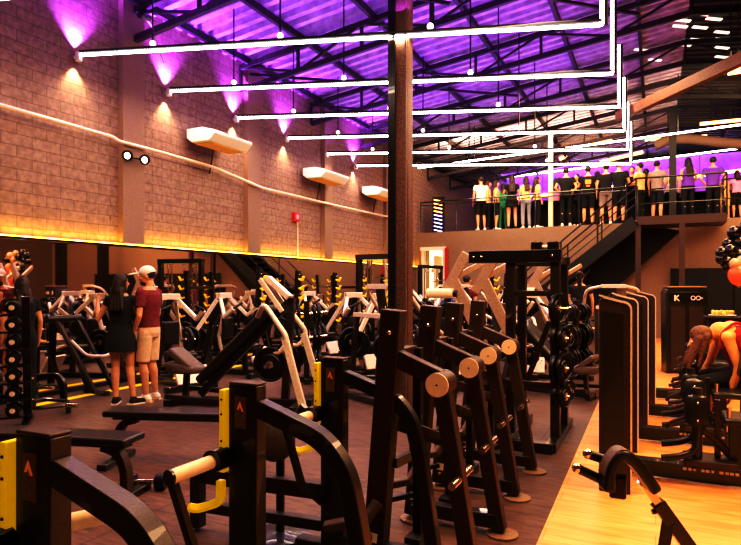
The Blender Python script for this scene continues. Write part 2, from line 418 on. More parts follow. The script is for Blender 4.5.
# ------------------------------------------------------------------ LED strips (left end on the wall, upright piece at the right end)
LY = [4.15, 5.88, 7.62, 9.41, 11.18, 12.94, 14.57]
RY = [5.45, 7.17, 8.90, 10.60, 12.30, 14.00, 15.70]
names = ['nearest', 'second', 'third', 'fourth', 'fifth', 'sixth', 'farthest']
for i, (ly, ry) in enumerate(zip(LY, RY)):
    a = Vector((WX+.12, ly, 4.74)); b_ = Vector((-.54, ry, 4.41)); top = Vector((-.54, ry, 5.42))
    t = thing('linear_light', a, 0, f'white linear ceiling light hung over the hall, {names[i]} of the row of seven', 'light', 'linear lights hung across the hall')
    L = lambda v: v - a
    MB().tube(rnd_path([L(a), L(b_), L(top)], .02, 2), .022, 8).build('light_tube', 'led', t)
    hb = MB()
    up = Vector((0, 0, .045))
    hb.bar(L(a)+up, L(b_)+up, .05, .03).bar(L(b_)+Vector((.045, 0, 0)), L(top)+Vector((.045, 0, 0)), .03, .05, up=(0, 1, 0))
    hb.build('light_rail', 'darksteel', t)
    for fq in (.17, .44, .72):
        p = a.lerp(b_, fq)
        h = MB().cyl(L(p)+Vector((0, 0, .05)), Vector((p.x-a.x, p.y-a.y, roofz(p.x)-.1-a.z)), .012, seg=6).build('hanger', 'black', t)
        MB().ell(L(p)+Vector((0, 0, .10)), .04, seg=10, rings=6).build('hanger_ball', 'bulb', h)
    # wall spot at the left end
    s = thing('wall_spotlight', (WX+.10, ly, 4.72), 0, f'up and down wall spotlight at the wall end of the {names[i]} linear light', 'light', 'wall spotlights')
    MB().cyl((0, 0, -.06), (0, 0, .06), .045, seg=16).box((-.05, 0, 0), (.06, .04, .04)).build('lamp_body', 'white', s)
    MB().cyl((0, 0, .061), (0, 0, .064), .035, seg=16).build('lens', 'bulb', s)
    for (dz, col, en, size) in ((1, (.46, .10, 1.0), 560, 92), (-1, (1, .62, .28), 55, 86)):
        ld = bpy.data.lights.new('spot', 'SPOT'); ld.color = col; ld.energy = en; ld.spot_size = R(size); ld.spot_blend = .8; ld.shadow_soft_size = .02
        lo = bpy.data.objects.new('spot_beam', ld); COL.objects.link(lo); lo.parent = s; lo.location = (-.03, 0, .09*dz)
        lo.rotation_euler = (R(180) if dz > 0 else 0, R(4), 0)

# lights over the mezzanine
def strip(nm, px0, py0, px1, py1, Y, m, r, label, Y2=None):
    a, b_ = at_y(px0, py0, Y), at_y(px1, py1, Y2 or Y)
    t = thing(nm, a, 0, label, 'light')
    MB().tube([(0, 0, 0), tuple(b_-a)], r, 8).build('light_tube', m, t)
    for q in (.2, .8):
        p = a.lerp(b_, q)-a; w = a+p; MB().cyl(p, (p.x, p.y, max(p.z+.05, roofz(w.x)+.02-a.z)), .010, seg=6).build('hanger', 'black', t)
    return t
strip('linear_light', 418, 168, 760, 122, 17.5, 'led', .024, 'long slanting white linear light above the mezzanine crowd')
strip('linear_light', 476, 181, 760, 146, 26, 'led', .028, 'lower white linear light along the top of the purple mezzanine panel')
strip('linear_light', 497, 201, 760, 168, 25.7, 'ledwarm', .05, 'yellow linear light along the bottom of the purple mezzanine panel')
strip('linear_light', 600, 162, 643, 152, 24, 'ledorange', .06, 'short orange light tube above the mezzanine steel column')
strip('linear_light', 645, 140, 707, 136, 23, 'ledorange', .05, 'orange light tube high above the mezzanine landing')
strip('linear_light', 560, 150, 612, 139, 22.5, 'ledorange', .04, 'dim orange light tube beside the pale mezzanine column')
strip('linear_light', 728, 72, 741, 70, 12, 'ledorange', .06, 'orange lamp at the right end under the dark roof')
strip('linear_light', 700, 124, 760, 118, 20, 'ledorange', .05, 'orange light tube at the far right over the mezzanine')
# purple panel behind the crowd
pa, pb = at_y(432, 206, 26.2), at_y(770, 164, 26.2)
zb, zt = 5.1, 6.5
o = MB().box((.5, 26.3, (zb+zt)/2), (16, .1, zt-zb)).build('mezzanine_panel', 'purplepanel', smooth=False); struct(o)
# curly duct above the mezzanine
mb = MB().tube([tuple(at_y(px, py, 21)) for px, py in ((655, 146), (668, 140), (690, 139), (715, 142), (760, 146))], .16, 12)
du = at_y(690, 139, 21); t = thing('air_duct', (0, 0, 0), 0, 'pale round air duct over the mezzanine landing', 'duct')
mb.build('duct_pipe', 'concrete', t)
for q in (668, 715):
    p = at_y(q, 140, 21); MB().cyl((p.x, p.y, p.z), (p.x, p.y, roofz(p.x)+.02), .015, seg=6).build('hanger', 'black', t)
# lamps hanging over the mezzanine gym: warm fixtures
for k_, (px, py) in enumerate(((503, 160), (517, 158), (572, 147), (560, 159))):
    p = at_y(px, py, 24)
    t = thing('spotlight', p, 0, ['small warm spotlight over the left end of the mezzanine', 'second warm spotlight over the mezzanine from its left end', 'warm spotlight under the roof right of the pale mezzanine column', 'warm spotlight just right of the pale mezzanine column'][k_], 'light', 'spotlights over the mezzanine')
    MB().cyl((0, 0, 0), (.25, -.1, .08), .07, .05).build('lamp_body', 'ledorange', t)
    MB().cyl((.1, 0, .06), (.1, 0, roofz(p.x)-.1-p.z), .012, seg=6).build('hanger', 'black', t)

# ------------------------------------------------------------------ wall fittings
pts = [(-40, 92), (0, 105), (60, 122), (113, 137), (118, 141), (160, 152), (213, 167), (262, 188), (300, 197), (338, 206), (375, 214), (408, 221)]
pp = [tuple(at_x(px, py, WX+.17)) for px, py in pts]
o = MB().tube(rnd_path(pp, .2, 3), .028, 8).build('conduit_pipe', 'silver')
tag(o, 'pale conduit pipe running along the left block wall', 'pipe')
def air_con(px, py, w, label):
    p = at_x(px, py, WX+.02)
    t = thing('air_conditioner', (WX+.11, p.y, p.z), 0, label, 'air conditioner', 'air conditioners on the block wall')
    d = .62; h = .25
    poly = [(0, h*.35), (0, h), (d*.55, h), (d, h*.70), (d, h*.5), (d*.8, 0), (.12, 0)]
    MB().prism(poly, 'y', -w/2, w/2).build('casing', 'white', t, bevel=.015)
    MB().prism([(d*.80, -.006), (.14, -.006), (.14, -.016), (d*.80, -.016)], 'y', -w/2+.08, w/2-.08).build('air_intake', 'cloth_tan', t)  # tan colour stands in for warm light on the underside
    g = MB()
    for k_ in range(3): g.prism([(d*.58+.08*k_, h*.97-.035*k_), (d*.62+.08*k_, h*.955-.035*k_), (d*.62+.08*k_, h*.92-.035*k_+.03), (d*.58+.08*k_, h+.01-.035*k_)], 'y', -w/2+.06, w/2-.06)
    g.build('louvre', 'black', t)
    MB().tube(rnd_path([(.06, w*.1, .02), (.03, w*.1, -.15), (-.03, w*.1, -.42)], .05), .012, 8).build('drain_hose', 'black', t)
    return t
air_con(203, 150, 1.05, 'white wall air conditioner, nearest and largest of the three')
air_con(312, 183, 1.15, 'white wall air conditioner, middle of the three')
air_con(369, 199, 1.3, 'white wall air conditioner, farthest from the camera')
# security lamps
p = at_x(123, 156, WX+.16)
t = thing('twin_floodlight', (WX+.12, p.y, p.z), 0, 'twin round security lamps on the nearest wall pilaster', 'light')
MB().box((.03, .12, 0), (.06, .14, .06)).build('mount', 'black', t, bevel=.005)
for y in (0, .34):
    l = MB().lathe([(.03, -.07), (.05, -.05), (.075, .03), (.08, .05)], (.12, y, 0), (1, -.7, -.2), 16).tube([(.03, .12, 0), (.12, y, 0)], .012, 6).build('lamp_head', 'black', t)
    MB().ell((.16, y-.028, -.012), (.035, .05, .05), seg=12, rings=8).build('bulb', 'bulb', l)
# cctv camera near the top of the second pilaster
p = at_x(143, 20, WX+.2)
t = thing('security_camera', (WX+.14, p.y, p.z), 0, 'small bullet camera high on the block wall near the roof', 'camera')
MB().tube(rnd_path([(0, .5, -.5), (0, .25, 0), (.1, 0, .05)], .1), .015, 8).build('bracket', 'silver', t)
MB().cyl((.1, .08, .06), (.14, -.15, 0), .05, .045).build('camera_body', 'black', t)
# red alarm
p = at_x(295, 217, WX+.02)
t = thing('alarm_call_point', (WX, p.y, p.z), 0, 'small red alarm box on the block wall above the mirror', 'alarm')
MB().box((.04, 0, 0), (.08, .22, .2)).build('housing', 'red', t, bevel=.01)
MB().tube([(0.01, .12, .1), (.01, .14, -1.0)], .014, 6).build('conduit', 'silver', t)
MB().cyl((.08, 0, 0), (.095, 0, 0), .06).build('sounder', 'cloth_pink', t)

# ------------------------------------------------------------------ stairs and landing
SY0, SY1 = 17.1, 18.5
LX0, LX1 = at_y(636, 220, SY0).x, at_y(727, 222, SY0).x
t = thing('metal_landing', (LX0, SY0, 0), 0, 'dark steel stair landing in front of the mezzanine on two posts', 'landing')
w = LX1-LX0
MB().box((w/2, .6, MZ-.11), (w, 1.25, .22)).build('deck', 'brownmetal', t)
for x in (.05, w*.52): MB().box((x, .05, (MZ-.22)/2), (.13, .13, MZ-.22)).build('post', 'brownmetal', t)
struct(t)
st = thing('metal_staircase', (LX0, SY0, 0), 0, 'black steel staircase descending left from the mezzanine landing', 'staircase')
slope = 1.2/1.42; n = 17; run = (MZ/slope)
for y in (0.0, 1.4):
    MB().beam([(0, y, MZ-.12), (-run, y, -.02+.1)], .05, .34).build('stringer', 'darksteel', st)
for i in range(1, n):
    x = -run*i/n; z = MZ*(1-i/n)
    MB().box((x, .7, z), (.27, 1.35, .04)).build('step', 'black', st)
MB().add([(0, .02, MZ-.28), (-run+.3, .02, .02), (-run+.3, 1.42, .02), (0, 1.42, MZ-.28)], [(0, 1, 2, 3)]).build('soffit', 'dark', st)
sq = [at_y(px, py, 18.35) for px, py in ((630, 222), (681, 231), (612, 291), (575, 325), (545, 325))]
MB().prism([(q.x-LX0, max(.02, q.z)) for q in sq], 'y', 1.22, 1.26).build('stair_shade', 'dark', st)  # dark board added for the shade under the stairs
def rail_on(par, pts, h, name='railing', n_post=None, mid=(.5,), r=.022):
    b = MB(); P = [Vector(p) for p in pts]; L = sum((P[i+1]-P[i]).length for i in range(len(P)-1))
    up = Vector((0, 0, h)); b.tube([p+up for p in P], r, 8)
    for m_ in mid: b.tube([p+up*m_ for p in P], r*.7, 6)
    for i in range(len(P)-1):
        k_ = max(1, int((P[i+1]-P[i]).length/1.15))
        for j in range(k_+1): q = P[i].lerp(P[i+1], j/k_); b.cyl(q-Vector((0,0,.05)), q+up, r*.9, seg=8)
    return b.build(name, 'black', par)
rail_on(st, [(0, 0, MZ), (-run*.97, 0, .1)], 1.0, 'handrail', mid=(.55,))
rail_on(st, [(0, 1.4, MZ), (-run*.97, 1.4, .1)], 1.0, 'handrail', mid=(.55,))
rail_on(t, [(0, 0.02, MZ), (w, .02, MZ), (w, 1.1, MZ)], 1.0, 'handrail', mid=(.33, .66))
struct(st)
# mezzanine guard rail along the edge
gx = [-7.3, LX0-.3]
g = thing('guard_rail', (0, 0, 0), 0, 'black metal guard rail along the mezzanine edge in front of the crowd', 'railing')
rail_on(g, [(x, mzy(x)+.12, MZ) for x in gx], 1.05, 'rail', mid=(.9,))
g2 = thing('guard_rail', (0, 0, 0), 0, 'short black guard rail on the mezzanine edge right of the landing', 'railing')
rail_on(g2, [(x, mzy(x)+.12, MZ) for x in (LX1+.05, 8.5)], 1.05, 'rail', mid=(.5,))
# two steel columns on the mezzanine
p = at_y(549.5, 228, 18.95)
o = MB().cyl((p.x, mzy(p.x)+.3, MZ), (p.x, mzy(p.x)+.3, roofz(p.x)-.2), .075).build('mezzanine_column', 'ivory'); struct(o)
p = at_y(673, 218, 18.6)
o = MB().box((p.x, 18.9, (MZ+6.5)/2), (.18, .18, 6.5-MZ)).build('mezzanine_column', 'darksteel'); struct(o)
# black screen panel against the back wall
x0, x1 = at_y(672, 275, 17.0).x, 6.5
t = thing('wall_screen', (x0, 17.4, 0), 0, 'large black panel against the back wall right of the staircase', 'panel')
t.location = (x0, mzy(x0)-.12, 0)
MB().prism([(0, 0), (x1-x0, (mzy(x1)-mzy(x0))), (x1-x0, (mzy(x1)-mzy(x0))+.05), (0, .05)], 'z', 0, 1.95).build('panel', 'dark', t)
MB().box((.02, -.02, .97), (.05, .05, 1.95)).build('frame', 'black', t)
# louvre panel at the left end of the mezzanine
p = at_y(438, 232, 19.75)
t = thing('light_louvre', (p.x, 19.75, MZ), 0, 'panel of short glowing slats at the left end of the mezzanine', 'light')
MB().box((0, .06, .62), (.42, .04, 1.3)).build('back_panel', 'dark', t)
lou = mat('louvre_blue', (.5, .5, 1), .5, emit=(.55, .5, 1), estr=3); 
for k_ in range(9):
    MB().box((0, 0, .1+k_*.13), (.30, .03, .035), (0, 14, 0)).build('slat', 'louvre_blue' if k_ < 5 else 'ledorange', t)

# ------------------------------------------------------------------ equipment
def plaque(par, c, size=(.055, .13), nrm='-y'):
    """brown plate with an orange chevron on it, facing -y"""
    x, y, z = c
    pl = MB().box((x, y, z), (size[0], .004, size[1])).build('name_plate', 'plate', par)
    MB().prism([(x-.015, z+.012), (x-.007, z+.012), (x, z+.028), (x+.010, z+.005), (x+.018, z+.005), (x, z+.045)], 'y', y-.005, y-.002).build('chevron_mark', 'orangemark', pl)

def lug(b, c, r): b.ell(c, r, seg=8, rings=5)

# --- near bench racks (row of three, running away from the camera)
def make_rack():
    t = thing('bench_press_rack')
    MB().box((.008, 0, .555), (.14, .07, 1.07)).build('upright', 'frame', t, bevel=.006)
    MB().box((.008, 0, 1.095), (.138, .072, .012)).build('top_cap', 'brownmetal', t, bevel=.005)
    MB().box((.25, 0, .035), (.95, .09, .07)).build('foot_beam', 'frame', t, bevel=.006)
    leg = rnd_path([(.07, 0, 1.0), (.37, 0, .905), (.47, 0, .79), (.52, 0, .58), (.60, 0, .06)], .10, 6)
    MB().beam(leg, .065, .07).build('curved_leg', 'frame', t, bevel=.006)
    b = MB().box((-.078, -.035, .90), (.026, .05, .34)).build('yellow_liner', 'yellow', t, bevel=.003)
    bb = MB()
    for z in (1.03, .97, .86, .79): lug(bb, (-.078, -.061, z), .005)
    bb.build('bolt', 'black', b)
    hook = rnd_path([(-.10, -.045, .76), (-.10, -.045, .685), (-.125, -.15, .66)], .03, 4)
    b = MB().beam(rnd_path([(-.08, -.06, .70), (-.08, -.06, .61), (-.15, -.12, .59), (-.17, -.15, .605)], .03, 4), .032, .03).build('safety_hook', 'yellow', t, bevel=.004)
    MB().cyl((-.08, -.04, .79), (-.08, -.12, .79), .046).build('peg_collar', 'black', t)
    b = MB().cyl((-.08, -.10, .79), (-.12, -.30, .775), .028).build('weight_peg', 'ivory', t)
    MB().cyl((-.12, -.30, .775), (-.122, -.312, .775), .031).build('peg_end', 'black', b)
    MB().beam([(-.12, -.29, .75), (-.07, -.22, .45), (-.04, -.05, .30)], .03, .035).build('lever', 'frame', t, bevel=.003)
    plaque(t, (.0, -.037, .98))
    return t
rk = make_rack()
tag(rk, 'black bench rack upright with yellow liner, nearest to the camera at lower left', 'gym machine', 'bench racks in the foreground')
rk.location = (-1.535, 1.11, 0)
r2 = dup(rk, (-1.53, 2.02, 0), 0, 'black bench rack upright with yellow liner, middle of the three in the foreground')
r3 = dup(rk, (-1.615, 2.92, 0), 0, 'black bench rack upright with yellow liner, farthest of the three, before the steel column')
for z, h in ((.34, .09), (.15, .06)): MB().bar((-.08, .02, z), (-.95, -.05, z), .06, h).build('crossbar', 'frame', r3, bevel=.005)
MB().bar((-.92, -.05, .02), (-.92, -.05, .40), .07, .07).build('end_post', 'frame', r3, bevel=.005)
MB().cyl((-.20, .17, .735), (-.03, .27, .77), .028).build('rear_peg', 'ivory', rk)
# round brown seat and plate near the third rack
t = thing('round_pad_stand', (-2.02, 2.95, 0), 0, 'stand with a brown round pad left of the farthest bench rack', 'stand')
MB().lathe([(.02, -.03), (.10, -.03), (.115, -.02), (.115, .02), (.10, .03), (.02, .03)], (0, 0, .58), (.25, -1, .15), 28).build('round_pad', 'padgrey', t)
MB().tube([(0, .05, .02), (0, .05, .58)], .025).tube([(0, .06, .57), (.14, .10, .78)], .03).build('pole', 'frame', t)
MB().lathe([(.17, 0), (.17, .02), (.03, .04)], (0, .05, 0)).build('base', 'frame', t)

def plate(par, c, axis, r=.21, name='weight_plate', w=.045, m='rubber', hub=True):
    b = MB().lathe([(.028, -w*.5), (r*.55, -w*.5), (r*.6, -w*.3), (r*.86, -w*.3), (r*.9, -w*.5), (r*.97, -w*.45), (r, -w*.2), (r, w*.2), (r*.97, w*.45), (r*.9, w*.5), (r*.86, w*.3), (r*.6, w*.3), (r*.55, w*.5), (.028, w*.5)], c, axis, 28).build(name, m, par)
    if hub: MB().lathe([(.02, -w*.6), (.04, -w*.55), (.04, w*.55), (.02, w*.6)], c, axis, 14).build('hub', 'chrome', b)
    return b
t = thing('weight_plate', (-1.86, 3.30, .72), 0, 'black weight plate hanging left of the farthest bench rack', 'weight plate'); 
t.location = (-1.72, 3.06, 0)
plate(t, (0, 0, .72), (.95, .3, 0), .16, 'disc')
MB().cyl((0, 0, .72), (.13, -.06, .72), .02).cyl((0.12, -.06, .02), (0.12, -.06, .73), .018).build('holder', 'frame', t)

# --- row of four A-frame machines with round ivory caps
def make_aframe():
    t = thing('lever_machine')
    MB().bar((-.56, 0, .04), (-.45, 0, 1.37), .095, .115, up=(1, 0, 0)).build('rear_post', 'brownmetal', t, bevel=.006)
    MB().bar((-.02, 0, .03), (-.185, 0, 1.0), .075, .085, up=(1, 0, 0)).build('front_leg', 'brownmetal', t, bevel=.006)
    MB().beam([(-.44, 0, 1.12), (-.19, 0, 1.02)], .07, .09).build('upper_arm', 'brownmetal', t, bevel=.005)
    MB().beam([(-.47, 0, 1.12), (-.46, .30, 1.12)], .06, .07).build('side_arm', 'brownmetal', t, bevel=.005)
    c = MB().cyl((-.185, -.07, 1.0), (-.185, .07, 1.0), .062, seg=32).build('end_cap', 'brownmetal', t, bevel=.004)
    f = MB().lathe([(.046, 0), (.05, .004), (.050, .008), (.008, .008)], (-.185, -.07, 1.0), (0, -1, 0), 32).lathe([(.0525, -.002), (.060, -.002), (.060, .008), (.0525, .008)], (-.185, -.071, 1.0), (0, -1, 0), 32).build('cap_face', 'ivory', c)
    MB().cyl((-.185, -.078, 1.0), (-.185, -.082, 1.0), .005, seg=8).build('rivet', 'black', c)
    MB().box((-.28, 0, .085), (.52, .08, .085)).build('base_beam', 'frame', t, bevel=.005)
    for x in (0, -.56): MB().lathe([(.095, 0), (.095, .012), (.03, .02)], (x, 0, 0), seg=24).build('foot', 'plate', t)
    MB().cyl((-.085, -.03, .53), (-.085, -.15, .53), .02).cyl((-.085, .03, .53), (-.085, .17, .53), .02).build('weight_peg', 'chrome', t)
    p = MB().beam([(-.52, -.05, .36), (-.56, -.10, .28), (-.78, -.16, .22)], .05, .05).build('foot_pedal', 'padgrey', t, bevel=.008)
    MB().beam([(-.55, -.06, .18), (-.75, -.14, .13)], .04, .03).build('pedal_link', 'frame', t, bevel=.004)
    pl = MB().box((-.545, -.062, .17), (.05, .004, .05), (0, 5, 0)).build('warning_label', 'ivory', t)
    MB().box((-.42, .28, .62), (.05, .05, 1.05)).bar((-.46, .02, .55), (-.42, .28, .55), .04, .05).box((-.42, .28, .06), (.09, .2, .07)).build('rear_frame', 'frame', t, bevel=.004)
    MB().bar((-.50, .02, .78), (-.2, .28, .62), .05, .07).bar((-.2, .28, .62), (-.1, .02, .58), .04, .05).build('brace', 'frame', t, bevel=.004)
    bb = MB()
    for q in ((-.45, -.062, 1.25), (-.55, -.062, .12), (-.2, -.045, .085), (-.42, -.045, .085)): lug(bb, q, .013)
    bb.build('bolt', 'chrome', t)
    return t
af = make_aframe()
tag(af, 'brown A-frame lever machine with round ivory cap, nearest of the row of four', 'gym machine', 'A-frame lever machines in a row')
af.location = (-.80, 2.92, 0)
for k_, (x, y, nm) in enumerate(((-.83, 3.59, 'second'), (-.88, 4.25, 'third'), (-.88, 4.91, 'farthest'))):
    dup(af, (x, y, 0), 0, f'brown A-frame lever machine with round ivory cap, {nm} of the row of four')

# --- tall black rack with roof beam and plates
def make_power_rack():
    t = thing('power_rack')
    for x in (-.20, .22):
        for y in (0, .55): MB().box((x, y, .88), (.085, .085, 1.70)).build('upright', 'frame', t, bevel=.005)
    b = MB().box((-.16, -.02, 1.775), (.88, .11, .12)).build('top_beam', 'black', t, bevel=.006)
    bb = MB()
    for x in (-.55, -.47, .2): lug(bb, (x, -.077, 1.775), .013)
    bb.build('bolt', 'chrome', b)
    MB().box((-.02, .55, 1.74), (.6, .08, .09)).box((-.20, .28, 1.74), (.07, .5, .07)).box((.22, .28, 1.74), (.07, .5, .07)).build('top_frame', 'frame', t, bevel=.005)
    for x in (.05, .20):
        l = MB().box((x, .0, 1.87), (.10, .10, .085)).build('sensor_head', 'black', t, bevel=.01)
    MB().cyl((.05, 0, 1.86), (.2, 0, 1.86), .02).build('roller', 'silver', t)
    MB().box((.0, 0, 1.42), (.44, .05, .05)).box((.0, 0, .55), (.44, .05, .06)).build('crossbar', 'frame', t, bevel=.004)
    for x in (-.20, .22): MB().box((x, .28, .04), (.1, 1.2, .08)).build('foot_beam', 'black', t, bevel=.005)
    MB().box((.0, -.35, .05), (.5, .09, .09)).build('front_foot', 'black', t, bevel=.005)
    for z, y in ((1.28, -.02), (1.28, .18), (1.0, .0), (.72, .0), (.72, .18), (.45, .05), (1.0, .35), (.45, .35)):
        r = .145 if z in (.72, 1.28) else .125
        MB().cyl((.2, y, z), (.34, y, z), .016).build('plate_peg', 'chrome', t)
        plate(t, (.24, y, z), (1, -.35, 0), r)
        if z < 1.2: plate(t, (.29, y, z), (1, -.35, 0), r*.9)
    for z in (1.2, .9, .6):
        MB().cyl((-.2, -.04, z), (-.2, -.15, z), .018).build('hook_peg', 'chrome', t)
    MB().bar((-.16, .1, .3), (.15, .1, 1.15), .04, .05).bar((-.3, -.3, .08), (-.2, .0, .9), .04, .05).build('brace', 'frame', t, bevel=.004)
    return t
pr = make_power_rack()
tag(pr, 'tall black rack with overhanging top beam behind the A-frame machines', 'gym machine')
pr.location = (-1.07, 5.85, 0)

# --- generic plate loaded lever machine
def make_press(col='silver'):
    t = thing('chest_press_machine')
    MB().box((0, 0, .04), (.10, 1.5, .08)).box((0, -.7, .04), (.7, .09, .08)).box((0, .7, .04), (.9, .09, .08)).build('base_frame', 'frame', t, bevel=.005)
    MB().beam([(0, .1, .08), (0, .35, 1.45)], .09, .09).build('mast', 'frame', t, bevel=.005)
    MB().box((0, -.22, .46), (.34, .40, .09), (6, 0, 0)).build('seat', 'pad', t, bevel=.03)
    MB().box((0, -.18, .24), (.08, .08, .40)).build('seat_post', 'frame', t, bevel=.004)
    MB().box((0, .06, .86), (.28, .09, .72), (-10, 0, 0)).build('backrest', 'pad', t, bevel=.03)
    for s_ in (-1, 1):
        MB().tube(rnd_path([(s_*.18, .38, 1.48), (s_*.46, .25, 1.42), (s_*.48, -.1, 1.0), (s_*.42, -.42, .82)], .14), .028, 10).build('lever_arm', col, t)
        MB().cyl((s_*.42, -.42, .82), (s_*.22, -.44, .82), .022).build('handle', 'rubber', t)
        MB().beam([(s_*.3, .62, .1), (s_*.3, .52, 1.1)], .06, .06).build('side_post', 'frame', t, bevel=.004)
        MB().cyl((s_*.3, .55, .72), (s_*.56, .55, .72), .022).build('plate_peg', 'chrome', t)
        plate(t, (s_*.42, .55, .72), (1, 0, 0), .2)
    MB().box((0, .38, 1.48), (.42, .07, .07)).box((0, .55, 1.1), (.62, .06, .06)).build('crosshead', col, t, bevel=.005)
    bb = MB()
    for q in ((-.3, -.75, .07), (.3, -.75, .07), (.05, .22, .9), (-.05, .22, .9), (.05, .3, 1.2), (-.05, .3, 1.2), (.34, .5, .95), (-.34, .5, .95), (.34, .57, .4), (-.34, .57, .4), (.2, .34, 1.48), (-.2, .34, 1.48), (.05, -.75, .07), (.48, -.2, 1.08), (-.48, -.2, 1.08)): lug(bb, q, .013)
    bb.build('bolt', 'chrome', t)  # chrome bolts added as bright speckles on the machine
    return t
def make_incline():
    """machine with a long leaning back pad and pale curved arms"""
    t = thing('incline_press_machine')
    MB().bar((-.75, 0, .05), (.85, 0, .05), .09, .09).bar((.75, -.45, .05), (.75, .45, .05), .08, .08).bar((-.70, -.25, .05), (-.70, .25, .05), .08, .08).build('base_frame', 'frame', t, bevel=.005)
    MB().bar((-.42, 0, .12), (.62, 0, 1.18), .08, .08).build('incline_rail', 'frame', t, bevel=.005)
    MB().bar((-.40, 0, .28), (.42, 0, 1.10), .34, .10).build('back_pad', 'pad', t, bevel=.035)
    MB().loft([((-.58, 0, .36), .2, .16), ((-.60, 0, .42), .22, .17), ((-.64, 0, .48), .18, .15)]).bar((-.74, 0, .62), (-.50, 0, .42), .3, .08).build('seat', 'padgrey', t, bevel=.02)
    MB().bar((-.6, 0, .08), (-.58, 0, .38), .06, .06).build('seat_post', 'frame', t, bevel=.004)
    for s_ in (-1, 1):
        MB().tube(rnd_path([(.30, s_*.2, 1.0), (.42, s_*.36, 1.15), (.70, s_*.42, .78), (.60, s_*.40, .62), (.42, s_*.36, .68)], .09), .028, 10).build('lever_arm', 'silver', t)
        MB().beam([(.66, s_*.40, .78), (.78, s_*.42, .35), (.86, s_*.42, .06)], .06, .07).build('arm_post', 'silver', t, bevel=.004)
        MB().cyl((.50, s_*.24, .52), (.50, s_*.56, .52), .022).build('plate_peg', 'chrome', t)
        plate(t, (.50, s_*.40, .52), (0, 1, 0), .18)
    MB().bar((.55, 0, .08), (.62, 0, 1.2), .08, .08).build('mast', 'frame', t, bevel=.004)
    MB().bar((.60, 0, 1.20), (.35, 0, 1.42), .16, .06).bar((.30, -.12, 1.40), (.55, -.12, 1.05), .04, .05).bar((.30, .12, 1.40), (.55, .12, 1.05), .04, .05).build('head_bracket', 'silver', t, bevel=.005)
    MB().bar((-.7, -.28, .14), (.2, -.28, .08), .05, .05).bar((-.7, .28, .14), (.2, .28, .08), .05, .05).build('side_rail', 'frame', t, bevel=.004)
    return t
def make_row():
    """machine of straight pale bars and big discs"""
    t = thing('row_machine')
    MB().box((0, 0, .04), (.12, 1.3, .08)).box((0, -.6, .04), (.8, .09, .08)).box((0, .6, .04), (.6, .09, .08)).build('base_frame', 'black', t, bevel=.005)
    MB().beam([(0, .55, .08), (0, .35, .85), (0, .10, 1.30)], .10, .10).build('mast', 'black', t, bevel=.005)
    MB().box((0, -.28, .48), (.28, .5, .09)).build('seat', 'pad', t, bevel=.03)
    MB().box((0, .05, .78), (.26, .09, .36)).build('chest_pad', 'pad', t, bevel=.03)
    MB().bar((0, -.3, .06), (0, -.28, .44), .07, .07).build('seat_post', 'black', t, bevel=.004)
    for s_ in (-1, 1):
        MB().beam([(s_*.12, .12, 1.30), (s_*.34, -.12, .98), (s_*.36, -.30, 1.12)], .05, .07).build('lever_arm', 'silver', t, bevel=.006)
        MB().beam([(s_*.14, .16, 1.26), (s_*.40, .5, .60), (s_*.42, .45, .30)], .045, .07).build('side_bar', 'silver', t, bevel=.006)
        MB().cyl((s_*.36, -.30, 1.12), (s_*.18, -.34, 1.20), .022).build('handle', 'rubber', t)
        MB().cyl((s_*.38, .45, .62), (s_*.62, .45, .62), .022).build('plate_peg', 'chrome', t)
        plate(t, (s_*.48, .45, .62), (1, 0, 0), .2)
    MB().box((0, -.62, .22), (.5, .04, .26), (-25, 0, 0)).build('foot_plate', 'silver', t, bevel=.008)
    MB().box((0, .12, 1.32), (.34, .10, .10)).build('crosshead', 'silver', t, bevel=.01)
    bb = MB()
    for q in ((-.35, -.65, .07), (.35, -.65, .07), (.055, .5, .3), (-.055, .5, .3), (.06, .3, .8), (-.06, .3, .8), (.36, -.05, 1.0), (-.36, -.05, 1.0), (.43, .5, .45), (-.43, .5, .45), (.17, .1, 1.33), (-.17, .1, 1.33), (.2, -.66, .3), (-.2, -.66, .15)): lug(bb, q, .013)
    bb.build('bolt', 'chrome', t)  # bolts put in for the bright glints along the bars
    return t
def make_hack():
    """tall machine with broad pale sloping rails"""
    t = thing('hack_squat_machine')
    MB().box((0, 0, .05), (.9, .1, .1)).box((0, 1.3, .05), (.9, .1, .1)).box((0, .65, .05), (.12, 1.3, .1)).build('base_frame', 'frame', t, bevel=.005)
    for s_ in (-1, 1):
        x = s_*.22
        MB().beam([(x-.1, 0, 1.95), (x-.42, 0, 1.40)], .06, .14).build('upper_rail', 'tanmetal', t, bevel=.006)
        MB().beam([(x-.32, 0, 1.62), (x+.12, 0, .72), (x+.2, 0, .1)], .06, .15).build('lower_rail', 'tanmetal', t, bevel=.006)
        MB().beam([(x-.3, .02, 1.6), (x+.1, .6, 1.9)], .05, .08).build('brace', 'tanmetal', t, bevel=.005)
    c_ = MB().cyl((-.9, -.05, 1.38), (-.5, -.05, 1.38), .07, seg=20).build('roller_pad', 'ivory', t, bevel=.01)
    MB().cyl((-.5, -.05, 1.38), (-.45, -.05, 1.38), .05).build('roller_cap', 'black', c_)
    MB().bar((.3, .5, .1), (.3, .5, 1.75), .08, .08).build('rear_post', 'frame', t, bevel=.004)
    MB().box((.1, .35, .9), (.3, .1, .7), (-18, 0, 0)).build('back_pad', 'pad', t, bevel=.03)
    MB().box((.02, -.3, .35), (.5, .4, .04), (28, 0, 0)).build('foot_plate', 'brownmetal', t, bevel=.01)
    return t
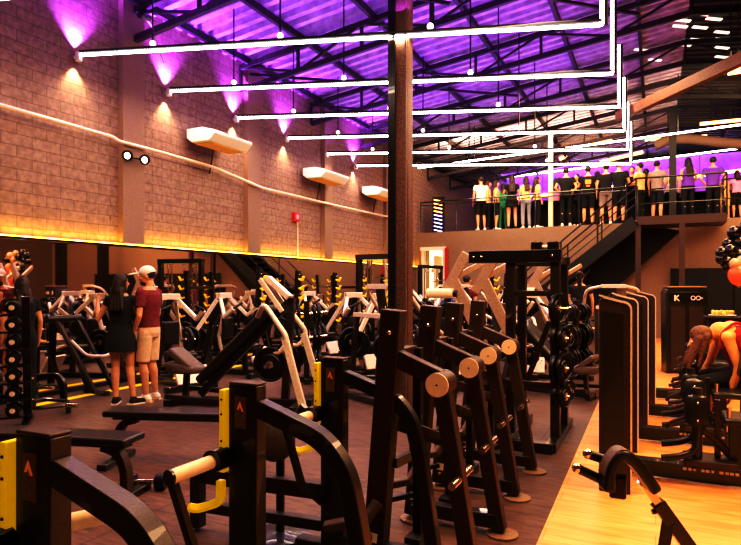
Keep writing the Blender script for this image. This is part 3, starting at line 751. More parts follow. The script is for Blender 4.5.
def make_squat_rack():
    t = thing('squat_rack')
    for s_ in (-1, 1):
        u = MB().bar((s_*.5, .12, .05), (s_*.5, 0, 1.78), .08, .08).build('upright', 'black', t, bevel=.004)
        for k_ in range(6):
            z = .72 + .18*k_
            MB().beam([(s_*.5, -.03, z), (s_*.5-.0, -.11, z-.03), (s_*.5, -.16, z+.05)], .05, .025).build('yellow_hook', 'yellow', u)
        MB().box((s_*.5, .1, .04), (.09, 1.1, .08)).build('foot_beam', 'black', t, bevel=.004)
        MB().cyl((s_*.5, .35, .5), (s_*.8, .35, .5), .022).build('plate_peg', 'chrome', t)
        plate(t, (s_*.68, .35, .5), (1, 0, 0), .2)
        MB().bar((s_*.5, .55, .06), (s_*.5, .1, 1.0), .05, .05).build('back_strut', 'black', t, bevel=.004)
    MB().box((0, .12, .28), (1.0, .06, .07)).box((0, .04, 1.45), (1.0, .06, .06)).build('crossbar', 'black', t, bevel=.004)
    bb = MB()
    for q in ((-.5, -.045, .5), (.5, -.045, .5), (-.5, -.045, .3), (.5, -.045, .3), (.5, -.045, 1.7), (-.5, -.045, 1.7), (.3, .08, .28), (-.3, .08, .28), (.3, 0, 1.45), (-.3, 0, 1.45)): lug(bb, q, .013)
    bb.build('bolt', 'chrome', t)  # small chrome bolts added for bright specks on the rack
    return t
def make_cable():
    t = thing('cable_machine')
    for s_ in (-1, 1):
        MB().box((s_*.55, 0, 1.05), (.09, .12, 2.1)).build('upright', 'black', t, bevel=.005)
        MB().cyl((s_*.38, -.05, .1), (s_*.38, -.05, 2.0), .018, seg=10).cyl((s_*.28, -.05, .1), (s_*.28, -.05, 2.0), .018, seg=10).build('guide_rod', 'chrome', t)
        st_ = MB().box((s_*.33, -.02, .5), (.2, .14, .8)).build('weight_stack', 'rubber', t, bevel=.01)
        b = MB()
        for k_ in range(9): b.box((s_*.33, -.095, .15+.085*k_), (.19, .004, .012))
        b.build('plate_edge', 'silver', st_)
        MB().box((s_*.55, 0, .04), (.12, .7, .08)).build('foot', 'black', t, bevel=.005)
    MB().box((0, 0, 2.06), (1.2, .14, .1)).build('crossbar', 'black', t, bevel=.005)
    b = MB()
    for s_ in (-.33, .33, 0): b.cyl((s_-.01, -.08, 1.94), (s_+.01, -.08, 1.94), .06)
    b.build('pulley', 'silver', t)
    MB().bar((-.33, -.3, 1.6), (.33, -.3, 1.66), .03, .03).cyl((0, -.3, 1.63), (0, -.08, 1.94), .006, seg=6).build('pull_bar', 'chrome', t)
    return t
def make_bike():
    t = thing('exercise_bike')
    MB().tube(rnd_path([(-.28, -.45, .04), (.28, -.45, .04)], .05), .03, 10).tube([(-.28, .5, .04), (.28, .5, .04)], .03, 10).beam([(0, -.45, .06), (0, .5, .06)], .06, .06).build('base_frame', 'black', t)
    b = MB().lathe([(.02, -.03), (.20, -.03), (.235, -.02), (.235, .02), (.20, .03), (.02, .03)], (0, .28, .34), (1, 0, 0), 28).build('flywheel', 'silver', t)
    MB().beam([(0, -.35, .08), (0, -.05, .55), (0, .3, .62)], .07, .07).beam([(0, .45, .08), (0, .36, .95)], .06, .06).beam([(0, -.05, .5), (0, -.22, .95)], .05, .05).build('frame', 'black', t, bevel=.006)
    MB().loft([((0, -.24, .97), .07, .12), ((0, -.24, 1.0), .11, .14), ((0, -.25, 1.03), .09, .12)]).build('saddle', 'pad', t)
    MB().tube(rnd_path([(-.22, .1, 1.15), (-.22, .35, 1.1), (0, .38, 1.02), (.22, .35, 1.1), (.22, .1, 1.15)], .08), .018, 8).build('handlebar', 'silver', t)
    MB().box((0, .4, 1.2), (.2, .04, .14), (-25, 0, 0)).build('console', 'silver', t, bevel=.01)
    for s_ in (-1, 1): MB().beam([(0, 0, .3), (s_*.09, 0, .3), (s_*.1, .12*s_, .3-.12*s_)], .025, .025).box((s_*.16, .12*s_, .3-.12*s_), (.1, .1, .025)).build('pedal', 'silver', t)
    return t
def make_bench(m='brownmetal'):
    t = thing('flat_bench')
    MB().box((0, 0, .43), (1.25, .26, .05)).build('pad', 'pad', t, bevel=.015)
    MB().box((0, 0, .388), (1.15, .10, .035)).build('rail', 'frame', t, bevel=.004)
    for s_ in (-1, 1):
        MB().beam(rnd_path([(s_*.38, 0, .37), (s_*.50, 0, .34), (s_*.56, 0, .22), (s_*.56, 0, .05)], .1), .075, .06).build('leg', 'brownmetal', t, bevel=.005)
        MB().box((s_*.56, 0, .025), (.08, .5, .05)).build('foot', 'black', t, bevel=.006)
    return t
def make_plate_tree():
    t = thing('plate_tree')
    MB().box((0, 0, .04), (.6, .1, .08)).box((0, 0, .04), (.1, .6, .08)).build('base', 'frame', t, bevel=.005)
    MB().box((0, 0, .65), (.08, .08, 1.2)).build('post', 'frame', t, bevel=.005)
    for z in (.32, .68, 1.05):
        for s_ in (-1, 1):
            MB().cyl((0, 0, z), (s_*.32, 0, z+.03), .022).build('peg', 'chrome', t)
            for q in (.12, .19): plate(t, (s_*q, 0, z+.01), (1, 0, 0), .19 if z < 1 else .14)
    return t
G = 'machines in the middle of the hall'
P = dict(press=make_press(), row=make_row(), hack=make_hack(), squat=make_squat_rack(), cable=make_cable(), bike=make_bike(), inc=make_incline(), tree=make_plate_tree())
CAT = dict(press='gym machine', row='gym machine', hack='gym machine', squat='rack', cable='gym machine', bike='exercise bike', inc='gym machine', tree='rack')
used = set()
def put(kind, px, d, rz, label, scale=None, group=None):
    p = at(px, 300, d); loc = (p.x, p.y, 0)
    if kind in used: o = dup(P[kind], loc, rz, label, scale)
    else:
        o = P[kind]; used.add(kind); o.location = loc; o.rotation_euler = (0, 0, R(rz))
        if scale: o.scale = (scale,)*3
    tag(o, label, CAT[kind], group); return o
def putw(kind, x, y, rz, label, scale=None):
    loc = (x, y, 0)
    if kind in used: o = dup(P[kind], loc, rz, label, scale)
    else:
        o = P[kind]; used.add(kind); o.location = loc; o.rotation_euler = (0, 0, R(rz))
        if scale: o.scale = (scale,)*3
    tag(o, label, CAT[kind]); return o
put('inc', 237, 7.45, 18, 'incline press machine with long black leaning pad and pale curved arms right of the couple', 1.12)
put('hack', 489, 8.4, 0, 'machine with broad pale sloping rails left of the tall black rack')
# along the mirror
putw('row', -6.55, 6.85, 70, 'row machine beside the mirror just behind the person in the white cap')
putw('row', -6.5, 8.15, 95, 'row machine with straight pale bars beside the mirror, behind the leaning pad')
putw('squat', -6.45, 9.55, 78, 'rack with yellow hooks nearest of the three along the mirror')
putw('row', -6.55, 10.95, 80, 'row machine between the first and second yellow hooked racks')
putw('squat', -6.4, 12.3, 80, 'rack with yellow hooks, middle of the three along the mirror')
putw('bike', -6.6, 13.5, 95, 'exercise bike beside the mirror between two yellow hooked racks')
putw('squat', -6.4, 14.8, 85, 'rack with yellow hooks farthest along the mirror')
putw('cable', -6.3, 17.6, 75, 'tall dark cable frame at the far end of the mirror')
# second line
putw('tree', -4.9, 8.0, 35, 'plate tree loaded with discs just behind the leaning pad machine')
putw('row', -4.75, 9.45, 60, 'row machine with pale bars left of the cable machine')
putw('cable', -4.85, 10.75, 172, 'cable machine with black weight stacks left of the steel column')
putw('press', -4.6, 12.3, 110, 'press machine behind the cable machine')
putw('bike', -4.8, 13.9, 100, 'exercise bike behind the cable machine, second line')
putw('press', -4.9, 15.6, 70, 'press machine in front of the back wall left of the lit doorway')
putw('row', -3.85, 8.6, 120, 'row machine with straight pale bars left of the steel column, second line')
putw('tree', -3.9, 10.6, 70, 'plate tree beside the cable machine, hidden partly by the steel column')
# third line
putw('press', -3.15, 7.6, 150, 'press machine just left of the steel column behind the nearest racks')
putw('row', -3.1, 9.6, 35, 'row machine just right of the steel column')
putw('press', -3.1, 11.7, 85, 'press machine standing in front of the lit doorway')
putw('squat', -3.2, 13.6, 85, 'yellow hooked rack standing free near the lit doorway')
putw('row', -3.4, 15.6, 120, 'row machine nearest the foot of the staircase')
# right line
putw('row', -1.95, 10.4, 10, 'row machine seen through the tall black rack')
putw('inc', -1.35, 8.6, 165, 'incline machine with pale arms between the tall rack and the padded towers', .9)
putw('tree', -1.15, 10.1, 60, 'plate tree loaded with black discs behind the tall black rack')
putw('hack', -1.7, 12.4, 0, 'pale railed machine seen through the tall black rack')
putw('press', -.75, 12.0, 190, 'press machine farther back between the tall rack and the padded towers')
# sloping boards by the mirror
t = thing('sit_up_bench', at_x(77, 300, -7.08)*1, 82, 'sloping sit-up bench with long boards left of the woman in black', 'bench'); t.location.z = 0
MB().bar((.10, -.15, .06), (-.06, .0, 1.0), .02, .001)
for s_ in (-1, 1):
    MB().bar((.25+s_*.14, -.25, .05), (-.10+s_*.14, .15, 1.12), .10, .04).build('board', 'brownmetal' if s_ < 0 else 'black', t, bevel=.005)
MB().tube(rnd_path([(-.08, .0, .75), (.02, -.20, .55), (.30, -.22, .52), (.50, -.1, .60)], .08), .022, 8).build('handle', 'silver', t)
MB().box((.22, -.1, .03), (.08, .5, .06)).bar((.22, .1, .05), (-.02, .1, .7), .05, .05).build('base_frame', 'black', t, bevel=.004)
MB().cyl((-.35, .12, 1.05), (.12, .12, 1.05), .05).build('roller_pad', 'pad', t)
# curved tube stand
p = Vector((-6.88, 5.1, 0))
t = thing('push_up_stand', (p.x, p.y, 0), 20, 'low black curved tube stand beside the dumbbell stack', 'stand')
MB().beam(rnd_path([(-.22, 0, .03), (-.22, 0, .34), (.1, 0, .36), (.17, 0, .25), (.17, 0, .03)], .12), .06, .07).build('tube', 'black', t, bevel=.006)
MB().cyl((-.2, 0, .22), (.1, -.1, .22), .02).build('peg', 'chrome', t)
# hex bar on the floor
p = flr(42, 413)
t = thing('hex_bar', (p.x, p.y, .11), 10, 'black hexagonal bar lying on the floor beside the dumbbell stack', 'barbell')
MB().tube(rnd_path([(-.35, 0, 0), (-.17, .22, 0), (.17, .22, 0), (.35, 0, 0), (.17, -.22, 0), (-.17, -.22, 0), (-.35, 0, 0)], .04), .022, 8).tube([(-.17, -.22, .0), (-.17, -.22, .08), (.1, -.22, .08), (.1, -.22, 0)], .016, 8).build('bar', 'black', t)
MB().cyl((-.12, -.22, .08), (.08, -.22, .08), .022).build('grip', 'silver', t)
MB().cyl((.35, 0, 0), (.5, 0, 0), .025).cyl((-.35, 0, 0), (-.5, 0, 0), .025).build('sleeve', 'chrome', t)
MB().cyl((0, -.22, -.11), (0, -.22, 0), .04).cyl((.3, .08, -.11), (.3, .08, 0), .03).cyl((-.3, .08, -.11), (-.3, .08, 0), .03).build('foot', 'black', t)

# flat benches
fb = make_bench()
b1 = flr(0, 540)
tag(fb, 'flat black bench behind the nearest bench rack at lower left', 'bench', 'flat benches')
pe = at(129, 437, 4.05); fb.location = (pe.x-.66, pe.y-.05, 0); fb.rotation_euler = (0, 0, R(14))
pe = at(110, 405, 5.1); o = dup(fb, (pe.x+.60, pe.y+.20, 0), 20, 'flat black bench on the floor just in front of the couple')
# small ankle dumbbell on floor at (142,483)
p = at(146, 483, 4.4)
t = thing('dumbbell', (p.x, p.y, 0), 25, 'black dumbbell standing at the foot of the nearer flat bench', 'dumbbell')
MB().cyl((-.08, 0, .06), (.08, 0, .06), .016).build('grip', 'chrome', t)
for s_ in (-1, 1): MB().lathe([(.03, -.04), (.055, -.035), (.06, 0), (.055, .035), (.03, .04)], (s_*.11, 0, .06), (1, 0, 0), 18).build('weight_head', 'rubber', t)
db_mesh = t

# dumbbell stack at the left edge
sp = at(-14, 300, 6.2)
t = thing('dumbbell_rack', (sp.x, sp.y, 0), 50, 'tall stepped black dumbbell rack at the left edge', 'rack')
tiers = [(.18, .10), (.36, .06), (.54, .02), (.72, -.02), (.90, -.06), (1.08, -.10), (1.26, -.14)]
for s_ in (-.36, .36): MB().bar((s_, .22, .03), (s_, -.02, 1.38), .05, .08).box((s_, .05, .03), (.08, .7, .06)).build('side_post', 'black', t, bevel=.004)
for z, y in tiers: MB().box((0, .14-y*.2-z*.1, z-.075), (.78, .22, .02)).build('shelf', 'black', t)
MB().box((0, .16, .3), (.72, .04, .06)).build('crossbar', 'black', t)
M = Matrix.Translation(t.location) @ Euler((0, 0, R(50))).to_matrix().to_4x4()
hn = ['bottom', 'second', 'third', 'fourth', 'fifth', 'sixth', 'top']; hc = ['left end', 'middle', 'right end']
proto = None
for k_, (z, y) in enumerate(tiers):
    for j in range(3):
        loc = M @ Vector((-.24+.24*j, .14-y*.2-z*.1-.02, z-.065))
        lab = f'black round headed dumbbell at the {hc[j]} of the {hn[k_]} shelf of the dumbbell rack'
        if proto is None:
            proto = thing('dumbbell', loc, 140, lab, 'dumbbell', 'dumbbells on the stepped rack')
            MB().cyl((-.07, 0, .07), (.07, 0, .07), .016).build('grip', 'chrome', proto)
            for s_ in (-1, 1):
                h = MB().lathe([(.03, -.045), (.062, -.04), (.07, -.02), (.07, .02), (.062, .04), (.03, .045)], (s_*.09, 0, .07), (1, 0, 0), 18).build('weight_head', 'rubber', proto)
                MB().lathe([(.028, 0), (.028, .004), (.01, .005)], (s_*.136, 0, .07), (s_, 0, 0), 14).build('end_badge', 'silver', h)
        else: dup(proto, loc, 140, lab)

# --- right side: machines with padded towers on the timber floor
def make_tower_machine():
    t = thing('weight_stack_machine')
    x0, x1, z1, r = -.11, .10, 1.36, .06
    pts = [(x0, .0), (x1, .0)] + [(x1-r+r*math.cos(R(a)), z1-r+r*math.sin(R(a))) for a in range(0, 91, 15)] + [(x0+.02, z1+.035), (x0, z1+.02)]
    b = MB().prism(pts, 'y', -.55, -.10).build('shroud', 'brownmetal', t, bevel=.006)
    MB().prism([(-.095, .10), (.05, .10), (.05, 1.28), (-.095, 1.30)], 'y', -.556, -.552).build('front_panel', 'frame', b)
    pts = [(.105, .02)] + [(.105-.06+.06*math.cos(R(a)), 1.31+.06*math.sin(R(a))) for a in range(0, 91, 15)] + [(-.03, 1.39), (-.11, 1.415)]
    MB().beam([(x, -.55, z) for x, z in pts], .018, .012, up=(-1, 0, .2)).build('edge_trim', 'silver', b)
    MB().box((.38, 0, .065), (.98, .13, .13)).build('base_beam', 'black', t, bevel=.006)
    MB().box((.38, -.02, .008), (1.0, .16, .016)).build('base_skirt', 'silver', t)
    MB().box((.63, -.01, .17), (.36, .28, .05)).build('step_plate', 'brownmetal', t, bevel=.012)
    wl = MB(); x = .46
    for w_ in (.026, .022, .018, .0, .022, .026, .018, .0, .028, .022, .026, .022):
        if w_: wl.box((x, -.067, .10), (w_, .003, .02))
        x += w_+.008 if w_ else .03
    wl.build('white_lettering', 'white', t)
    MB().tube([(.54, -.08, .12), (.54, -.08, .72)], .036, 12).build('pad_column', 'frame', t)
    for z, y in ((.56, -.10), (.62, .30)):
        pd = MB().loft([((.54, y, z-.12), .065, .05), ((.54, y, z-.095), .085, .07), ((.54, y, z+.06), .085, .07), ((.54, y, z+.10), .062, .05), ((.54, y, z+.115), .02, .015)], 24).build('knee_pad', 'pad', t)
        bb = MB(); lug(bb, (.54, y-.074, z+.06), .010); lug(bb, (.54, y-.074, z-.07), .010); bb.build('bolt', 'chrome', pd)
    for y, z in ((.02, .31), (-.14, .24)):
        MB().tube(rnd_path([(.55, y*.5-.05, .52), (.53, y, z+.02), (.42, y-.02, z-.03), (.30, y-.03, z-.05)], .07), .026, 10).build('roller_arm', 'frame', t)
    MB().tube(rnd_path([(.56, -.06, .42), (.66, -.03, .34), (.76, 0, .22)], .05), .028, 10).build('link_arm', 'brownmetal', t)
    MB().tube(rnd_path([(.48, -.08, .50), (.36, -.12, .45), (.34, -.1, .41)], .03), .016, 8).tube(rnd_path([(.5, .05, .58), (.36, .02, .53)], .03), .016, 8).build('side_handle', 'brownmetal', t)
    MB().box((.79, 0, .24), (.08, .08, .46)).box((.68, 0, .40), (.04, .04, .46)).build('seat_post', 'frame', t, bevel=.005)
    MB().box((.86, -.02, .50), (.32, .34, .06)).build('seat', 'pad', t, bevel=.025)
    MB().bar((1.02, 0, .1), (1.04, 0, .95), .05, .05).box((.98, 0, .82), (.07, .28, .34), (0, 10, 0)).build('backrest', 'pad', t, bevel=.02)
    MB().cyl((.74, -.15, .50), (.74, -.15, .60), .016).build('adjuster', 'chrome', t)
    return t
tm = make_tower_machine()
GT = 'padded tower machines on the timber floor'
TW = [(-.26, 5.18), (-.245, 6.36), (-.175, 7.55), (-.105, 8.75)]
tag(tm, 'weight stack machine with brown tower and knee pads, nearest of the four on timber', 'gym machine', GT)
tm.location = (*TW[0], .012)
for (x, y), nm in zip(TW[1:], ('second', 'third', 'farthest')):
    dup(tm, (x, y, .012), 0, f'weight stack machine with brown tower and knee pads, {nm} of the four on timber')
# big weight tower with white emblem
p = at(684, 300, 10.2)
t = thing('weight_stack_tower', (p.x, p.y, .012), 14, 'broad black weight tower with white emblem behind the bending woman', 'gym machine')
MB().prism([(-.32, 0), (.32, 0), (.33, 1.36), (.30, 1.42), (.18, 1.45), (-.18, 1.45), (-.30, 1.42), (-.33, 1.36)], 'y', -.16, .16).build('shroud', 'frame', t, bevel=.01)
MB().box((0, -.165, 1.27), (.56, .012, .20)).build('header_panel', 'black', t, bevel=.004)
MB().box((-.14, -.165, .6), (.22, .01, 1.05)).box((.14, -.165, .6), (.22, .01, 1.05)).build('side_window', 'brownmetal', t)
MB().box((0, 0, 1.455), (.6, .36, .03)).build('top_trim', 'plate', t, bevel=.008)
em = MB()
em.bar((-.19, -.174, 1.22), (-.19, -.174, 1.32), .004, .025, up=(1, 0, 0)).bar((-.13, -.174, 1.32), (-.18, -.174, 1.27), .004, .02, up=(1, 0, 0)).bar((-.18, -.174, 1.27), (-.12, -.174, 1.22), .004, .02, up=(1, 0, 0))
em.build('emblem', 'white', t)
em = MB()
for cx in (.09, .17): em.tube([(cx+.032*math.cos(a*math.pi/8), -.174, 1.27+.032*math.sin(a*math.pi/8)) for a in range(17)], .008, 6)
em.box((.22, -.174, 1.27), (.04, .004, .02)).build('emblem_rings', 'white', t)

# --- bench with curved double pad, bottom right
bp = at(640, 470, 2.75)
t = thing('back_extension_bench', (bp.x, bp.y, .012), 0, 'black bench with curved double pad and two foot handles at lower right', 'bench')
def L3(px, py, dd=2.75): return at(px, py, dd) - Vector((bp.x, bp.y, .012))
for dd in (2.68, 2.80):
    off = 6 if dd > 2.75 else 0
    path = rnd_path([L3(607, 490, dd), L3(607, 468, dd), L3(619, 451, dd), L3(634, 461, dd), L3(654, 490, dd)], .06, 6); cen = L3(625, 490, dd)
    MB().beam(path, .10, .05, up=(-CS, -SN, 0)).build('curved_pad', 'pad', t, bevel=.015)
    MB().beam([p_+(p_-cen).normalized()*.026 for p_ in path[1:-1]], .078, .008, up=(-CS, -SN, 0)).build('pad_top', 'padgrey', t, bevel=.002)
MB().bar(L3(640, 480), L3(672, 522), .035, .035).build('chrome_post', 'chrome', t)
MB().bar(L3(657, 502), L3(720, 590), .05, .06).bar(L3(668, 520), L3(656, 600), .045, .05).build('main_post', 'black', t, bevel=.005)
MB().cyl(L3(652, 512), L3(664, 509), .012).build('adjuster', 'black', t)
for (a_, b__) in (((619, 488), (577, 468)), ((612, 462), (588, 454))):
    h = MB().cyl(L3(*a_), L3(*b__), .022).build('foot_handle', 'rubber', t)
    MB().ell(L3(*b__), .024, seg=12, rings=8).build('handle_tip', 'chrome', h)
MB().box(L3(618, 486, 2.7), (.07, .07, .10)).build('joint_block', 'brownmetal', t, bevel=.01)
q0 = L3(720, 590); q1 = L3(656, 600)
MB().bar((q0.x, q0.y, .03), (q1.x-.2, q1.y, .03), .06, .06).bar((q0.x, q0.y-.25, .03), (q0.x, q0.y+.25, .03), .06, .06).bar(tuple(q0), (q0.x+.04, q0.y, .05), .05, .06).bar(tuple(q1), (q1.x-.02, q1.y, .05), .05, .05).build('base_frame', 'black', t, bevel=.005)

# --- counter with food trays and balloon garland, far right
p = at(742, 316, 8.2)
t = thing('buffet_counter', (p.x+.25, p.y+.1, .012), 0, 'black covered counter with food on it behind the bending woman', 'counter')
MB().box((0, 0, .5), (1.3, .5, 1.0)).build('cabinet', 'cloth_black', t, bevel=.01)
MB().box((0, 0, 1.03), (1.4, .56, .05)).build('counter_top', 'black', t, bevel=.006)
cl = t.location.copy()
for k_, (dx, lab) in enumerate(((-.48, 'white tray of golden snacks at the left end of the counter'), (-.08, 'white tray of golden snacks on the counter, second from the left'), (.34, 'white tray of golden snacks at the right end of the counter'))):
    tr = thing('snack_tray', (cl.x+dx, cl.y-.08, 1.056+.012), 0, lab, 'tray', 'snack trays')
    MB().loft([((0, 0, 0), .15, .10), ((0, 0, .012), .17, .12), ((0, 0, .02), .17, .12)]).build('tray', 'white', tr)
    b = MB()
    for q in range(16): b.ell((rnd.uniform(-.12, .12), rnd.uniform(-.07, .07), .035+rnd.uniform(0, .03)), rnd.uniform(.022, .034), seg=8, rings=6)
    o = b.build('snacks', 'food', tr); o['kind'] = 'stuff'
bx = at(731, 262, 9.25)
bs = thing('balloon_stand', (bx.x+.05, bx.y+.15, .012), 0, 'thin black pole stand holding the balloon cluster at the right edge', 'stand')
MB().cyl((0, 0, .02), (0, 0, 1.9), .016).build('pole', 'black', bs)
MB().lathe([(.2, 0), (.2, .02), (.03, .05)]).build('base', 'black', bs)
bl = [(722, 253, 6, 'black'), (731, 251, 6.5, 'black'), (727, 262, 6.5, 'black'), (739, 255, 6.5, 'black'), (721, 259, 5, 'black'), (735, 264, 5.5, 'tan'), (742, 262, 6, 'tan'), (745, 251, 6, 'black'), (739, 275, 10, 'orange'), (727, 268, 4, 'black'), (751, 268, 6, 'tan'), (748, 285, 6, 'tan')]
for k_, (px, py, r, c_) in enumerate(bl):
    d = 9.25 + (.12 if c_ == 'black' else -.06)
    p = at(px, py, d); rr = r/600*d
    o = MB().ell((0, 0, 0), (rr, rr, rr*1.1), seg=20, rings=14).cyl((0, 0, -rr*1.22), (0, 0, -rr*1.07), rr*.14, rr*.05, seg=8).build('balloon', 'balloon_'+c_)
    o.location = p
    tag(o, {'black': 'shiny black balloon in the cluster at the right edge', 'tan': 'gold beige balloon in the cluster at the right edge', 'orange': 'big orange balloon at the bottom of the cluster at the right edge'}[c_], 'balloon', {'black': 'black balloons', 'tan': 'beige balloons', 'orange': 'orange balloon'}[c_])

t = thing('balloon_garland', (1.55, 11.1, .012), 0, 'garland of black, beige and orange balloons just beyond the right edge, seen in the mirror', 'balloons')
MB().cyl((0, .12, 0), (0, .12, 2.2), .016).lathe([(.2, 0), (.2, .02), (.03, .05)], (0, .12, 0)).build('pole', 'black', t)
for (x, z, r, c_) in ((-.42, 2.42, .10, 'black'), (-.26, 2.5, .10, 'black'), (-.34, 2.26, .10, 'black'), (-.1, 2.36, .10, 'black'), (-.5, 2.24, .09, 'black'), (.05, 2.48, .09, 'tan'), (.12, 2.3, .1, 'tan'), (.3, 2.42, .1, 'tan'), (-.08, 2.18, .09, 'tan'), (.12, 1.98, .19, 'orange'), (.36, 2.1, .1, 'tan'), (.45, 2.3, .09, 'black')):
    MB().ell((x, 0, z-.1), (r, r, r*1.1), seg=20, rings=14).build('balloon', 'balloon_'+c_, t)

# ------------------------------------------------------------------ people
def bake(b, name, m, parent, vox, smooth_it=4):
    me = b.mesh(name+'_raw'); o = bpy.data.objects.new(name+'_tmp', me); COL.objects.link(o)
    r = o.modifiers.new('r', 'REMESH'); r.mode = 'VOXEL'; r.voxel_size = vox; r.use_smooth_shade = True
    s_ = o.modifiers.new('s', 'SMOOTH'); s_.iterations = smooth_it; s_.factor = .5
    dg = bpy.context.evaluated_depsgraph_get()
    me2 = bpy.data.meshes.new_from_object(o.evaluated_get(dg)); me2.name = name
    bpy.data.objects.remove(o); bpy.data.meshes.remove(me)
    me2.materials.clear(); me2.materials.append(MATS[m])
    for p_ in me2.polygons: p_.use_smooth = True
    q = bpy.data.objects.new(name, me2); COL.objects.link(q); q.parent = parent
    return q
V = Vector
def hand(b, wrist, fwd, palm_n, side, k=1.0, fr=.0085, curl=.5):
    """palm, four jointed fingers and a thumb; fwd = direction fingers point, palm_n = palm normal, side = direction of the thumb"""
    f, n_, s_ = V(fwd).normalized(), V(palm_n).normalized(), V(side).normalized()
    w = V(wrist); pc = w + f*.05*k
    for q in (-.026, -.009, .009, .026): b.cap(w + f*.012*k + s_*q*.7*k, w + f*.085*k + s_*q*k, .014*k, .012*k, 8)
    for j, (q, L_) in enumerate(((.030, .068), (.011, .078), (-.009, .072), (-.028, .055))):
        a = w + f*.088*k + s_*q*k; d1 = (f + n_*curl*.5).normalized(); d2 = (f + n_*curl*1.6).normalized()
        m_ = a + d1*L_*.5*k; e = m_ + d2*L_*.5*k
        b.cap(a, m_, fr*k, fr*.95*k, 8); b.cap(m_, e, fr*.95*k, fr*.8*k, 8)
    a = w + f*.025*k + s_*.030*k; m_ = a + (f*.6 + s_*.8 + n_*.2).normalized()*.042*k; e = m_ + (f + s_*.25 + n_*.4).normalized()*.034*k
    b.cap(a, m_, fr*1.35*k, fr*1.1*k, 8); b.cap(m_, e, fr*1.1*k, fr*.9*k, 8)

